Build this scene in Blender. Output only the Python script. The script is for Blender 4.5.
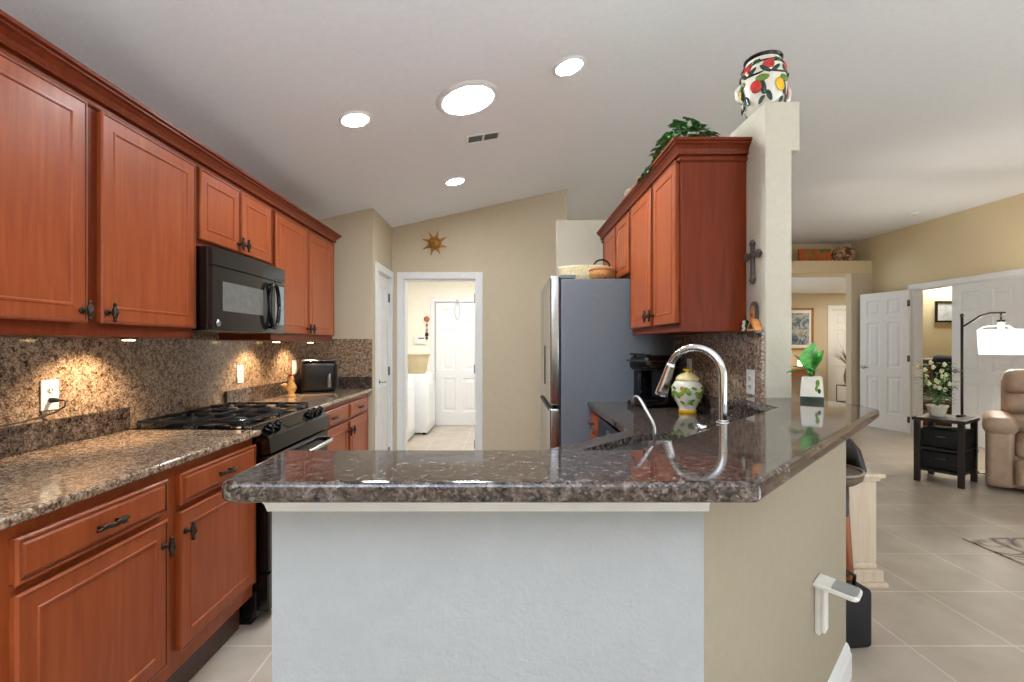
import bpy, bmesh, math, random
from mathutils import Matrix, Vector, Euler
random.seed(7)
PI = math.pi
sc = bpy.context.scene
for o in list(bpy.data.objects):
    bpy.data.objects.remove(o)
C = sc.collection

# ------------------------------------------------------------------ camera
F, CX, CY, HC = 477.0, 506.0, 345.0, 1.305
cam = bpy.data.cameras.new('camera'); camo = bpy.data.objects.new('camera', cam); C.objects.link(camo)
cam.sensor_fit = 'HORIZONTAL'; cam.sensor_width = 36.0; cam.lens = F * 36.0 / 1024.0
cam.shift_x = (512 - CX) / 1024.0; cam.shift_y = (CY - 341) / 1024.0
cam.clip_start = 0.05; cam.clip_end = 200
camo.location = (0, 0, HC); camo.rotation_euler = (PI / 2, 0, 0)
sc.camera = camo
# ------------------------------------------------------------------ exposure, sky
sc.view_settings.view_transform = 'Standard'
sc.view_settings.look = 'None'
sc.view_settings.gamma = 1.0
sc.view_settings.use_curve_mapping = False
sc.view_settings.exposure = 0.62
w = bpy.data.worlds.new('sky'); sc.world = w; w.use_nodes = True
bgn = w.node_tree.nodes['Background']
# hazy bright day: pale sky, with added ground glow below to brighten the ceiling
_n, _l = w.node_tree.nodes, w.node_tree.links
_tc = _n.new('ShaderNodeTexCoord'); _sp = _n.new('ShaderNodeSeparateXYZ'); _l.new(_tc.outputs['Generated'], _sp.inputs[0])
_mr = _n.new('ShaderNodeMapRange'); _mr.inputs[1].default_value = -.15; _mr.inputs[2].default_value = .15; _l.new(_sp.outputs[2], _mr.inputs[0])
_mx = _n.new('ShaderNodeMix'); _mx.data_type = 'RGBA'; _l.new(_mr.outputs[0], _mx.inputs[0])
_mx.inputs[6].default_value = (2.2, 2.42, 2.6, 1); _mx.inputs[7].default_value = (.55, .63, .72, 1)
_l.new(_mx.outputs[2], bgn.inputs[0])
bgn.inputs[1].default_value = 1.5
sc.cycles.max_bounces = 8
sc.cycles.diffuse_bounces = 6
sc.cycles.sample_clamp_indirect = 6.0

def portal(name, loc, rot, sx, sy):
    l = bpy.data.lights.new(name, 'AREA'); l.shape = 'RECTANGLE'; l.size = sx; l.size_y = sy
    o = bpy.data.objects.new(name, l); C.objects.link(o); o.location = loc; o.rotation_euler = rot
    l.cycles.is_portal = True
    return o
def area(name, loc, rot, sx, sy, power, col=(1, 1, 1)):
    l = bpy.data.lights.new(name, 'AREA'); l.shape = 'RECTANGLE'; l.size = sx; l.size_y = sy
    l.energy = power; l.color = col
    o = bpy.data.objects.new(name, l); C.objects.link(o); o.location = loc; o.rotation_euler = rot
    return o
# daylight openings behind the camera (sliding doors and windows of the dining and living area)
portal('window_daylight', (3.6, -2.95, 1.3), (PI / 2, 0, PI), 1.6, 2.2)
portal('window_daylight', (6.0, -.6, 1.25), (0, PI / 2, 0), 2.5, 4.6)
# sun through the living-room glass doors on the right, landing on floor tiles out of view
_sl = bpy.data.lights.new('sun', 'SUN'); _sl.energy = 8.5; _sl.angle = .01; _sl.color = (.86, .97, 1.12)
_so = bpy.data.objects.new('sun', _sl); C.objects.link(_so); _so.location = (30, 0, 18)
_so.rotation_euler = Vector((-1, -.05, -.60)).to_track_quat('-Z', 'Y').to_euler()
# unseen uplight added behind the camera to brighten the ceiling
_tl = bpy.data.lights.new('ceiling_fill_uplight', 'SPOT'); _tl.energy = 410; _tl.color = (.86, .97, 1.10); _tl.spot_size = math.radians(155); _tl.spot_blend = .8; _tl.shadow_soft_size = .15
_to = bpy.data.objects.new('ceiling_fill_uplight', _tl); C.objects.link(_to); _to.location = (-.5, -1.0, 1.5); _to.rotation_euler = (PI, 0, 0)
# ceiling lamps of the side rooms
area('laundry_ceiling_lamp', (-0.6, 6.4, 2.42), (0, 0, 0), 0.5, 0.5, 25, (.95, .98, 1.04))
area('bedroom_ceiling_lamp', (7.6, 8.2, 2.6), (0, 0, 0), 0.5, 0.5, 24, (1, .96, .86))
area('hall_ceiling_lamp', (7.7, 9.7, 2.45), (0, 0, 0), 0.4, 0.4, 16, (1, .93, .82))

# ------------------------------------------------------------------ materials
def lin(c):
    f = lambda v: v / 12.92 if v <= .04045 else ((v + .055) / 1.055) ** 2.4
    return tuple(f(x / 255.0) for x in c) + (1,)
MATS = {}  # by name
def base(name, rough=.5, metal=0.0, spec=.5, coat=0.0):
    m = bpy.data.materials.new(name); m.use_nodes = True
    b = m.node_tree.nodes['Principled BSDF']
    b.inputs['Roughness'].default_value = rough; b.inputs['Metallic'].default_value = metal
    b.inputs['Specular IOR Level'].default_value = spec
    b.inputs['Coat Weight'].default_value = coat; b.inputs['Coat Roughness'].default_value = .12
    return m, m.node_tree.nodes, m.node_tree.links, b
def coord(n, l, scale=(1, 1, 1), loc=(0, 0, 0), kind='Object'):
    t = n.new('ShaderNodeTexCoord'); mp = n.new('ShaderNodeMapping')
    mp.inputs['Scale'].default_value = scale; mp.inputs['Location'].default_value = loc
    l.new(t.outputs[kind], mp.inputs['Vector']); return mp.outputs[0]
def ramp(n, stops, interp='LINEAR'):
    r = n.new('ShaderNodeValToRGB'); r.color_ramp.interpolation = interp
    e = r.color_ramp.elements
    while len(e) < len(stops): e.new(.5)
    for i, (p, c) in enumerate(stops):
        e[i].position = p; e[i].color = lin(c)
    return r
def plain(name, col, rough=.5, metal=0., var=.06, scale=30, bump=0., bscale=200, coat=0., spec=.5):
    if name in MATS: return MATS[name]
    m, n, l, b = base(name, rough, metal, spec, coat)
    v = coord(n, l)
    nz = n.new('ShaderNodeTexNoise'); nz.inputs['Scale'].default_value = scale; nz.inputs['Detail'].default_value = 3
    l.new(v, nz.inputs['Vector'])
    lo = tuple(max(0, x * (1 - var)) for x in col); hi = tuple(min(255, x * (1 + var)) for x in col)
    r = ramp(n, [(.3, lo), (.7, hi)]); l.new(nz.outputs[0], r.inputs[0]); l.new(r.outputs[0], b.inputs['Base Color'])
    if bump:
        n2 = n.new('ShaderNodeTexNoise'); n2.inputs['Scale'].default_value = bscale; n2.inputs['Detail'].default_value = 3
        l.new(v, n2.inputs['Vector'])
        bp = n.new('ShaderNodeBump'); bp.inputs['Strength'].default_value = bump; bp.inputs['Distance'].default_value = .01
        l.new(n2.outputs[0], bp.inputs['Height']); l.new(bp.outputs[0], b.inputs['Normal'])
    MATS[name] = m; return m
def wood(name, dark, mid, light, rough=.33, scale=(14, 14, 1.1), coat=.25, spec=.5):
    if name in MATS: return MATS[name]
    m, n, l, b = base(name, rough, 0, spec, coat)
    v = coord(n, l, scale)
    nz = n.new('ShaderNodeTexNoise'); nz.inputs['Scale'].default_value = 3.0; nz.inputs['Detail'].default_value = 6; nz.inputs['Distortion'].default_value = .6
    l.new(v, nz.inputs['Vector'])
    r = ramp(n, [(.2, dark), (.5, mid), (.8, light)])
    l.new(nz.outputs[0], r.inputs[0]); l.new(r.outputs[0], b.inputs['Base Color'])
    MATS[name] = m; return m
def granite(name, stops, scale=115, rough=.12, spec=.5):
    if name in MATS: return MATS[name]
    m, n, l, b = base(name, rough, 0, spec)
    v = coord(n, l)
    nd = n.new('ShaderNodeTexNoise'); nd.inputs['Scale'].default_value = 60; nd.inputs['Detail'].default_value = 2
    l.new(v, nd.inputs['Vector'])
    mx = n.new('ShaderNodeMix'); mx.data_type = 'VECTOR'; mx.inputs['Factor'].default_value = .012
    l.new(v, mx.inputs[4]); l.new(nd.outputs['Color'], mx.inputs[5])
    vo = n.new('ShaderNodeTexVoronoi'); vo.inputs['Scale'].default_value = scale; vo.inputs['Randomness'].default_value = 1
    l.new(mx.outputs[1], vo.inputs['Vector'])
    sep = n.new('ShaderNodeSeparateColor'); l.new(vo.outputs['Color'], sep.inputs[0])
    big = n.new('ShaderNodeTexNoise'); big.inputs['Scale'].default_value = 45; big.inputs['Detail'].default_value = 4
    l.new(v, big.inputs['Vector'])
    ad = n.new('ShaderNodeMath'); ad.operation = 'MULTIPLY_ADD'; ad.inputs[1].default_value = .55
    sb = n.new('ShaderNodeMath'); sb.operation = 'MULTIPLY_ADD'; sb.inputs[1].default_value = 1.2; sb.inputs[2].default_value = -.37
    l.new(big.outputs[0], sb.inputs[0]); l.new(sep.outputs[0], ad.inputs[0]); l.new(sb.outputs[0], ad.inputs[2])
    r = ramp(n, stops, 'LINEAR'); l.new(ad.outputs[0], r.inputs[0]); l.new(r.outputs[0], b.inputs['Base Color'])
    MATS[name] = m; return m
def tile_floor():
    m, n, l, b = base('porcelain_tile', .28, 0, .45)
    T = .457
    v = coord(n, l, (1, 1, 1), (-1.747 + 10 * T, -2.526 + 20 * T, 0))
    bt = n.new('ShaderNodeTexBrick'); bt.offset = 0; bt.squash = 1
    bt.inputs['Scale'].default_value = 1; bt.inputs['Brick Width'].default_value = T; bt.inputs['Row Height'].default_value = T
    bt.inputs['Mortar Size'].default_value = .005; bt.inputs['Mortar Smooth'].default_value = .1; bt.inputs['Bias'].default_value = 0
    bt.inputs['Color1'].default_value = lin((196, 184, 169)); bt.inputs['Color2'].default_value = lin((190, 178, 163)); bt.inputs['Mortar'].default_value = lin((220, 210, 196))
    l.new(v, bt.inputs['Vector'])
    nz = n.new('ShaderNodeTexNoise'); nz.inputs['Scale'].default_value = 5; nz.inputs['Detail'].default_value = 5
    l.new(v, nz.inputs['Vector'])
    r = ramp(n, [(.3, (232, 228, 222)), (.7, (255, 255, 255))]); l.new(nz.outputs[0], r.inputs[0])
    mx = n.new('ShaderNodeMix'); mx.data_type = 'RGBA'; mx.blend_type = 'MULTIPLY'; mx.inputs[0].default_value = 1
    l.new(bt.outputs['Color'], mx.inputs[6]); l.new(r.outputs[0], mx.inputs[7]); l.new(mx.outputs[2], b.inputs['Base Color'])
    bp = n.new('ShaderNodeBump'); bp.inputs['Strength'].default_value = .4; bp.inputs['Distance'].default_value = .003; bp.invert = True
    l.new(bt.outputs['Fac'], bp.inputs['Height']); l.new(bp.outputs[0], b.inputs['Normal'])
    return m
def glow(name, col, strength):
    m, n, l, b = base(name, .5)
    b.inputs['Base Color'].default_value = lin(col); b.inputs['Emission Color'].default_value = lin(col)
    b.inputs['Emission Strength'].default_value = strength
    return m

M_wall = plain('beige_wall_paint', (202, 188, 164), .85, var=.01, bump=.12, bscale=90, spec=.2)
M_wall_far = plain('brightened_beige_wall_paint', (218, 200, 164), .85, var=.01, bump=.1, bscale=90, spec=.2)  # beige lightened and warmed in the paint to make up for missing light
M_wall_lt = plain('cream_wall_paint', (198, 191, 174), .85, var=.01, bump=.25, bscale=80, spec=.2)
M_white_wall = plain('white_wall_paint', (172, 175, 176), .8, var=.01, bump=.18, bscale=110, spec=.2)
M_ceil = plain('ceiling_paint', (238, 241, 246), .9, var=.008, bump=.2, bscale=60, spec=.1)
M_laundry = plain('laundry_cream_paint', (246, 240, 224), .85, var=.01, spec=.2)
M_trim = plain('white_trim_paint', (232, 232, 232), .4, var=.01)
M_tile = tile_floor()
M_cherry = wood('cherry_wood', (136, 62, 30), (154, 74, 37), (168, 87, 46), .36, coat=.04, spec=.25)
M_cherry_b = wood('cherry_shaded_case', (96, 36, 15), (112, 44, 19), (124, 52, 25), .4, coat=.02, spec=.18)  # darker cherry copy puts shade into upper cases, end panels and crowns
M_cherry_g = wood('cherry_groove_shade_and_glaze', (62, 26, 13), (74, 32, 17), (84, 38, 21), coat=.04, spec=.25)  # groove shadow and glaze painted together as a darker cherry
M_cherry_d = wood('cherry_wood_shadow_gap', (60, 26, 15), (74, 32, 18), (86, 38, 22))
M_bronze = plain('aged_bronze', (62, 52, 44), .38, .8, var=.35, scale=160)
M_granite = granite('brown_granite', [(.06, (34, 28, 25)), (.25, (88, 70, 57)), (.45, (132, 108, 87)), (.62, (160, 134, 110)), (.8, (192, 168, 142)), (.93, (138, 132, 126))], 185)
M_granite_d = granite('dark_granite', [(.08, (18, 17, 17)), (.3, (46, 40, 37)), (.5, (72, 60, 53)), (.7, (94, 80, 71)), (.9, (116, 111, 108))], 190, .06, .55)
M_black = plain('black_enamel', (10, 10, 11), .18, 0, var=.05)
M_blackm = plain('black_cast_iron', (14, 14, 15), .5, 0, var=.1)
M_blackg = plain('black_glass', (6, 6, 7), .05, 0, var=.03)
M_steel = plain('stainless_steel', (190, 192, 194), .24, 1, var=.03)
M_steel_d = plain('dark_stainless', (120, 120, 122), .25, 1, var=.03)
M_chrome = plain('chrome', (225, 228, 230), .05, 1, var=.01)
M_fridge = plain('grey_fridge_side', (104, 109, 117), .5, 0., var=.02)
M_plastic = plain('white_plastic', (238, 236, 230), .35, var=.01)
M_applw = plain('white_enamel', (240, 242, 243), .25, var=.01)
M_grey = plain('grey_pad', (150, 152, 148), .6, var=.03)
M_wick = plain('woven_wicker', (216, 184, 146), .8, var=.3, scale=260, bump=.6, bscale=300)
M_wickd = plain('brown_wicker', (168, 116, 66), .8, var=.4, scale=220, bump=.6, bscale=260)
M_leaf = plain('green_leaf', (72, 142, 60), .4, var=.35, scale=40)
M_leafd = plain('dark_leaf', (60, 108, 62), .5, var=.35, scale=40)
M_soil = plain('soil', (50, 38, 30), .9, var=.2)
M_cer = plain('glazed_white', (232, 228, 214), .15, var=.02, coat=.4)
M_cream = plain('glazed_cream', (240, 224, 164), .2, var=.04, coat=.4)
M_yel = plain('yellow_glaze', (232, 178, 36), .2, var=.08)
M_red = plain('red_glaze', (190, 52, 44), .2, var=.1)
M_orange = plain('orange_glaze', (196, 120, 44), .3, var=.15)
M_grn = plain('green_glaze', (110, 140, 52), .25, var=.15)
M_dkgrn = plain('dark_green_glaze', (34, 58, 46), .25, var=.2)
M_gold = plain('aged_gold', (158, 108, 44), .4, .35, var=.25, scale=60)
M_terra = plain('terracotta', (176, 108, 80), .8, var=.1)
M_cross = plain('pewter_brown', (92, 78, 72), .5, .3, var=.2, scale=100)
M_dkwood = wood('espresso_wood', (22, 16, 13), (32, 24, 19), (42, 32, 26), .4)
M_stoolw = wood('orange_stained_wood', (128, 70, 36), (158, 92, 52), (178, 110, 66), .4)
M_seat = plain('brown_woven_seat', (92, 78, 64), .7, var=.3, scale=120, bump=.4)
M_creamw = wood('cream_wood', (206, 186, 160), (220, 202, 178), (228, 212, 190), .5)
M_leather = plain('taupe_leather', (172, 146, 124), .45, var=.06, scale=12, bump=.1, bscale=220)
M_leatherb = plain('brown_leather', (96, 62, 40), .4, var=.1)
M_navy = plain('navy_cloth', (28, 32, 50), .7, var=.1)
M_iron = plain('bronze_metal_tube', (58, 52, 48), .4, .6, var=.05)
M_bag = plain('black_nylon', (11, 11, 14), .6, var=.1, bump=.2)
M_rubber = plain('black_cord_rubber', (20, 20, 20), .5)
M_dry = plain('dried_grass', (96, 84, 78), .8, var=.2)
M_frame = wood('gilded_frame_wood', (130, 82, 40), (160, 104, 56), (180, 124, 70), .45)
M_dark = plain('dark_slot', (30, 30, 30), .7)
M_can = glow('lamp_diffuser', (248, 252, 255), 92)
M_tube = glow('daylight_diffuser', (240, 251, 255), 95)
M_puck = glow('warm_puck_lens', (255, 214, 150), 25)
M_shade = glow('lit_lampshade', (255, 253, 250), 1.3)
M_bulb = glow('warm_bulb', (255, 220, 160), 6)
def painting(name, stops, scale):
    m, n, l, b = base(name, .5)
    v = coord(n, l); nz = n.new('ShaderNodeTexNoise'); nz.inputs['Scale'].default_value = scale; nz.inputs['Detail'].default_value = 4; nz.inputs['Distortion'].default_value = 1.2
    l.new(v, nz.inputs['Vector']); r = ramp(n, stops); l.new(nz.outputs[0], r.inputs[0]); l.new(r.outputs[0], b.inputs['Base Color'])
    return m
M_paint1 = painting('autumn_landscape_paint', [(.3, (70, 80, 50)), (.42, (150, 120, 40)), (.52, (190, 60, 30)), (.62, (210, 120, 30)), (.75, (90, 60, 40))], 6)
M_paint2 = painting('blue_watercolour', [(.3, (60, 80, 110)), (.45, (110, 130, 150)), (.55, (190, 190, 180)), (.7, (150, 110, 80))], 7)
M_paint3 = painting('pale_seascape', [(.3, (150, 170, 190)), (.5, (225, 228, 230)), (.7, (180, 185, 190))], 4)
M_rug = painting('cream_rug_with_dark_strokes', [(.3, (196, 180, 160)), (.56, (200, 186, 168)), (.6, (70, 60, 54)), (.66, (196, 182, 164))], 2.2)
M_bowl = painting('striped_pottery', [(.35, (60, 34, 22)), (.47, (120, 60, 34)), (.53, (226, 190, 150)), (.7, (90, 50, 30))], 14)

# ------------------------------------------------------------------ mesh helpers
class MB:
    def __init__(s): s.bm = bmesh.new(); s.mats = []
    def mi(s, m):
        if m is None: return 0
        if m not in s.mats: s.mats.append(m)
        return s.mats.index(m)
    def merge(s, t, m=None, mat=None, smooth=False):
        if m is not None: bmesh.ops.transform(t, matrix=m, verts=t.verts[:])
        bmesh.ops.recalc_face_normals(t, faces=t.faces[:])
        i = s.mi(mat) if mat else None
        for f in t.faces:
            if i is not None: f.material_index = i
            f.smooth = smooth
        me = bpy.data.meshes.new('t'); t.to_mesh(me); t.free(); s.bm.from_mesh(me); bpy.data.meshes.remove(me)
        return s
    def box(s, x0, x1, y0, y1, z0, z1, bev=0., seg=2, m=None, mat=None, smooth=False):
        t = bmesh.new()
        bmesh.ops.create_cube(t, size=1, matrix=Matrix.Translation(((x0+x1)/2, (y0+y1)/2, (z0+z1)/2)) @ Matrix.Diagonal((abs(x1-x0), abs(y1-y0), abs(z1-z0), 1)))
        if bev > 0: bmesh.ops.bevel(t, geom=t.edges[:], offset=bev, segments=seg, profile=.5, affect='EDGES')
        return s.merge(t, m, mat, smooth or seg > 2)
    def cyl(s, c, r, h, axis='z', r2=None, seg=24, m=None, mat=None, bev=0):
        t = bmesh.new()
        bmesh.ops.create_cone(t, cap_ends=True, segments=seg, radius1=r, radius2=r if r2 is None else r2, depth=h)
        if bev: bmesh.ops.bevel(t, geom=[e for e in t.edges if len(e.link_faces) == 2 and any(len(f.verts) > 4 for f in e.link_faces)], offset=bev, segments=2, affect='EDGES')
        R = {'z': Matrix(), 'x': Matrix.Rotation(PI/2, 4, 'Y'), 'y': Matrix.Rotation(-PI/2, 4, 'X')}[axis]
        M = Matrix.Translation(c) @ R
        s.merge(t, (m @ M) if m else M, mat, True)
        return s
    def ell(s, c, rx, ry, rz, m=None, mat=None, seg=16, rot=None):
        t = bmesh.new(); bmesh.ops.create_uvsphere(t, u_segments=seg, v_segments=max(6, seg*2//3), radius=1)
        M = Matrix.Translation(c) @ (rot if rot else Matrix()) @ Matrix.Diagonal((rx, ry, rz, 1))
        return s.merge(t, (m @ M) if m else M, mat, True)
    def lathe(s, prof, c=(0, 0, 0), seg=32, m=None, mat=None, cap=True):
        t = bmesh.new(); rings = []
        for r, z in prof:
            rings.append([t.verts.new((r*math.cos(2*PI*k/seg), r*math.sin(2*PI*k/seg), z)) for k in range(seg)])
        for a, b in zip(rings, rings[1:]):
            for k in range(seg):
                t.faces.new((a[k], a[(k+1) % seg], b[(k+1) % seg], b[k]))
        if cap:
            t.faces.new(rings[0][::-1]); t.faces.new(rings[-1])
        M = Matrix.Translation(c)
        return s.merge(t, (m @ M) if m else M, mat, True)
    def prism(s, poly, z0, z1, bev=0., seg=3, m=None, mat=None, smooth=False):
        t = bmesh.new(); vs = [t.verts.new((x, y, z0)) for x, y in poly]; f = t.faces.new(vs)
        g = bmesh.ops.extrude_face_region(t, geom=[f]); nv = [v for v in g['geom'] if isinstance(v, bmesh.types.BMVert)]
        for v in nv: v.co.z = z1
        if bev > 0:
            es = [e for e in t.edges if abs(e.verts[0].co.z - e.verts[1].co.z) < 1e-6]
            bmesh.ops.bevel(t, geom=es, offset=bev, segments=seg, profile=.5, affect='EDGES')
        return s.merge(t, m, mat, smooth)
    def tube(s, pts, r, seg=10, m=None, mat=None, radii=None):
        t = bmesh.new(); P = [Vector(p) for p in pts]; rings = []
        nrm = None
        for i, p in enumerate(P):
            d = (P[min(i+1, len(P)-1)] - P[max(i-1, 0)]).normalized()
            if nrm is None:
                nrm = d.orthogonal().normalized()
            nrm = (nrm - d * nrm.dot(d)).normalized(); bn = d.cross(nrm)
            rr = radii[i] if radii else r
            rings.append([t.verts.new(p + (nrm*math.cos(2*PI*k/seg) + bn*math.sin(2*PI*k/seg))*rr) for k in range(seg)])
        for a, b in zip(rings, rings[1:]):
            for k in range(seg): t.faces.new((a[k], a[(k+1) % seg], b[(k+1) % seg], b[k]))
        t.faces.new(rings[0][::-1]); t.faces.new(rings[-1])
        return s.merge(t, m, mat, True)
    def sweep(s, path, prof, m=None, mat=None):
        """profile (out, z) carried along an open xy path with mitred corners; outward = right of travel"""
        t = bmesh.new(); P = [Vector(p) for p in path]; rings = []
        for i, p in enumerate(P):
            ns = []
            if i > 0: d = (P[i]-P[i-1]).normalized(); ns.append(Vector((d.y, -d.x)))
            if i < len(P)-1: d = (P[i+1]-P[i]).normalized(); ns.append(Vector((d.y, -d.x)))
            if len(ns) == 2:
                n = (ns[0]+ns[1]); n = n / max(.2, (1 + ns[0].dot(ns[1])))
            else: n = ns[0]
            rings.append([t.verts.new((p.x+n.x*o, p.y+n.y*o, z)) for o, z in prof])
        k = len(prof)
        for a, b in zip(rings, rings[1:]):
            for j in range(k): t.faces.new((a[j], a[(j+1) % k], b[(j+1) % k], b[j]))
        t.faces.new(rings[0][::-1]); t.faces.new(rings[-1])
        return s.merge(t, m, mat)
    def leaf(s, p, d, L, wd, mat=None, droop=.3):
        d = Vector(d).normalized(); up = Vector((0, 0, 1)); sd = d.cross(up)
        sd = sd.normalized() if sd.length > .01 else Vector((1, 0, 0))
        n = sd.cross(d); p = Vector(p); t = bmesh.new(); prev = None
        for i, (u, ww) in enumerate(((0, .08), (.2, .7), (.45, 1), (.7, .75), (.9, .3), (1, .02))):
            c = p + d*L*u - up*droop*L*u*u
            row = [t.verts.new(c - sd*wd*ww*.5 + n*wd*.12*ww), t.verts.new(c), t.verts.new(c + sd*wd*ww*.5 + n*wd*.12*ww)]
            if prev:
                for j in (0, 1): t.faces.new((prev[j], prev[j+1], row[j+1], row[j]))
            prev = row
        return s.merge(t, None, mat, True)
    def panel(s, x0, x1, z0, z1, y, t_, steps, cuts=None, m=None, mat=None, mats=None):
        """slab with its front at y facing -y; cuts = list of (x0,x1,z0,z1) panels; steps = [(thickness, depth)...] outward positive"""
        t = bmesh.new()
        ps = cuts or [(x0, x1, z0, z1)]
        xs = sorted({round(v, 5) for v in [x0, x1] + [p[0] for p in ps] + [p[1] for p in ps]})
        zs = sorted({round(v, 5) for v in [z0, z1] + [p[2] for p in ps] + [p[3] for p in ps]})
        V = {(i, k): t.verts.new((x, y, z)) for i, x in enumerate(xs) for k, z in enumerate(zs)}
        sel = []
        for i in range(len(xs)-1):
            for k in range(len(zs)-1):
                f = t.faces.new((V[i, k], V[i+1, k], V[i+1, k+1], V[i, k+1]))
                cx, cz = (xs[i]+xs[i+1])/2, (zs[k]+zs[k+1])/2
                if any(p[0] < cx < p[1] and p[2] < cz < p[3] for p in ps): sel.append(f)
        bmesh.ops.recalc_face_normals(t, faces=t.faces[:])
        if t.faces[0].normal.y > 0: bmesh.ops.reverse_faces(t, faces=t.faces[:])
        bnd = [e for e in t.edges if e.is_boundary]
        for f in sel:
            for th, dp, *gl in steps:
                ri = bmesh.ops.inset_region(t, faces=[f], thickness=th, depth=dp, use_even_offset=True, use_boundary=True)
                if gl and mats:
                    for q in ri['faces']: q.material_index = 1
        r = bmesh.ops.extrude_edge_only(t, edges=bnd); nv = [v for v in r['geom'] if isinstance(v, bmesh.types.BMVert)]
        for v in nv: v.co.y = y + t_
        bmesh.ops.holes_fill(t, edges=[e for e in t.edges if e.is_boundary], sides=0)
        if mats: s.mats = list(mats)
        return s.merge(t, m, mat)
    def build(s, name, mat=None, root=None, off=None):
        """root: parent; off: world offset removed from the verts (defaults to root.location for unrotated roots)"""
        me = bpy.data.meshes.new(name)
        if mat: me.materials.append(mat) if not s.mats else None
        for q in s.mats: me.materials.append(q)
        if off is not None: bmesh.ops.translate(s.bm, vec=-Vector(off), verts=s.bm.verts[:])
        s.bm.to_mesh(me); s.bm.free()
        o = bpy.data.objects.new(name, me); C.objects.link(o)
        if root: o.parent = root
        return o

def thing(name, label, cat, loc=(0, 0, 0), rz=0, group=None):
    o = bpy.data.objects.new(name, None); C.objects.link(o); o.empty_display_size = .1
    o.location = loc; o.rotation_euler = (0, 0, rz); o['label'] = label; o['category'] = cat
    if group: o['group'] = group
    return o
def tag(o, label, cat, group=None):
    o['label'] = label; o['category'] = cat
    if group: o['group'] = group
    return o
def struct(o): o['kind'] = 'structure'; return o
def copy_tree(o, parent=None):
    c = o.copy(); C.objects.link(c)
    if parent: c.parent = parent
    for ch in list(o.children): copy_tree(ch, c)
    return c
def px(x, y, Y): return Vector(((x - CX) / F * Y, Y, HC + (CY - y) / F * Y))

# ------------------------------------------------------------------ room shell
XL, XR = -1.77, 6.0
def cz(x):
    if x <= .8: return 2.805 + .2204 * x
    u = min(x, 1.6) - .8
    return 2.9813 + .2204 * (u - u*u/1.6)
b = MB(); b.box(-3.2, 10.2, -3.0, 12.2, -.1, 0); struct(b.build('floor', M_tile))
b = MB()
b.prism([(-1.95, cz(-1.95))] + [(.8 + .05*k, cz(.8 + .05*k)) for k in range(17)] + [(6.15, cz(6.15)), (6.15, 3.3), (1.2, 3.3), (-1.95, 2.6)], -3.0, 12.2, m=Matrix(((1, 0, 0, 0), (0, 0, 1, 0), (0, 1, 0, 0), (0, 0, 0, 1))))
struct(b.build('ceiling', M_ceil))
def wallbox(name, mat, *boxes):
    b = MB()
    for q in boxes: b.box(*q)
    return struct(b.build(name, mat))
def gable(b, x0, x1, y0, y1, z0):
    pts = [(x0, z0), (x1, z0), (x1, cz(x1) + .02)] + ([(1.2, cz(1.2) + .02)] if x0 < 1.2 < x1 else []) + [(x0, cz(x0) + .02)]
    b.prism(pts, y0, y1, m=Matrix(((1, 0, 0, 0), (0, 0, 1, 0), (0, 1, 0, 0), (0, 0, 0, 1))))
wallbox('wall_left', M_wall, (XL - .12, XL, -3.0, 4.3, 0, 2.45))
# pantry box
b = MB(); gable(b, XL - .12, -1.2, 4.3, 4.40, 0)
struct(b.build('wall_pantry_front', M_wall))
b = MB(); DY0, DY1 = 4.44, 4.95
b.box(-1.3, -1.2, 4.40, DY0, 0, 2.56); b.box(-1.3, -1.2, DY1, 5.02, 0, 2.56); b.box(-1.3, -1.2, DY0, DY1, 2.0, 2.56)
struct(b.build('wall_pantry_side', M_wall))
# back wall with doorway
OX0, OX1, OZ = -1.073, -.316, 2.0
b = MB(); gable(b, -2.0, OX0, 5.02, 5.14, 0); gable(b, OX1, .642, 5.02, 5.14, 0); gable(b, OX0, OX1, 5.02, 5.14, OZ)
struct(b.build('wall_back', M_wall))
# laundry
wallbox('wall_laundry_left', M_laundry, (-2.12, -2.0, 5.14, 7.72, 0, 2.46))
b = MB(); b.box(.542, .642, 5.14, 7.82, 0, 2.9)
struct(b.build('wall_laundry_right', M_laundry))
wallbox('wall_laundry_back', M_laundry, (-2.12, .542, 7.72, 7.82, 0, 2.46))
wallbox('ceiling_laundry', M_ceil, (-2.12, .56, 5.12, 7.84, 2.45, 2.5))
# divider wall, fin
b = MB(); b.prism([(1.18, 0), (1.30, 0), (1.30, 2.19), (1.337, 2.19), (1.337, 2.412), (1.18, 2.412)], 2.169, 4.32, .005, m=Matrix(((1, 0, 0, 0), (0, 0, 1, 0), (0, 1, 0, 0), (0, 0, 0, 1))))
struct(b.build('wall_divider', M_wall_lt))
wallbox('wall_fridge_end', M_wall_lt, (.452, 1.19, 4.222, 4.32, 0, 2.412))
# bar knee walls
b = MB(); b.prism([(-.453, .923), (.383, .923), (.333, 1.043), (-.453, 1.043)], 0, 1.03)
struct(b.build('wall_bar_front', M_white_wall))
b = MB(); b.prism([(.383, .923), (1.34, 1.88), (1.34, 2.168), (1.18, 2.168), (1.18, 1.89), (.333, 1.043)], 0, 1.03)
struct(b.build('wall_bar_side', plain('shaded_beige_wall_paint', (162, 152, 132), .85, var=.01, bump=.12, bscale=90, spec=.2)))  # beige darkened in the paint to tone down strong daylight here
bprof = [(0, 0), (.018, 0), (.018, .09), (.012, .105), (.012, .115), (.006, .13), (0, .135)]
b = MB(); b.sweep([(-.453, 1.043), (-.453, .923), (.383, .923), (1.34, 1.88), (1.34, 2.168)], bprof)
struct(b.build('baseboard_bar', M_trim))
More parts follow.
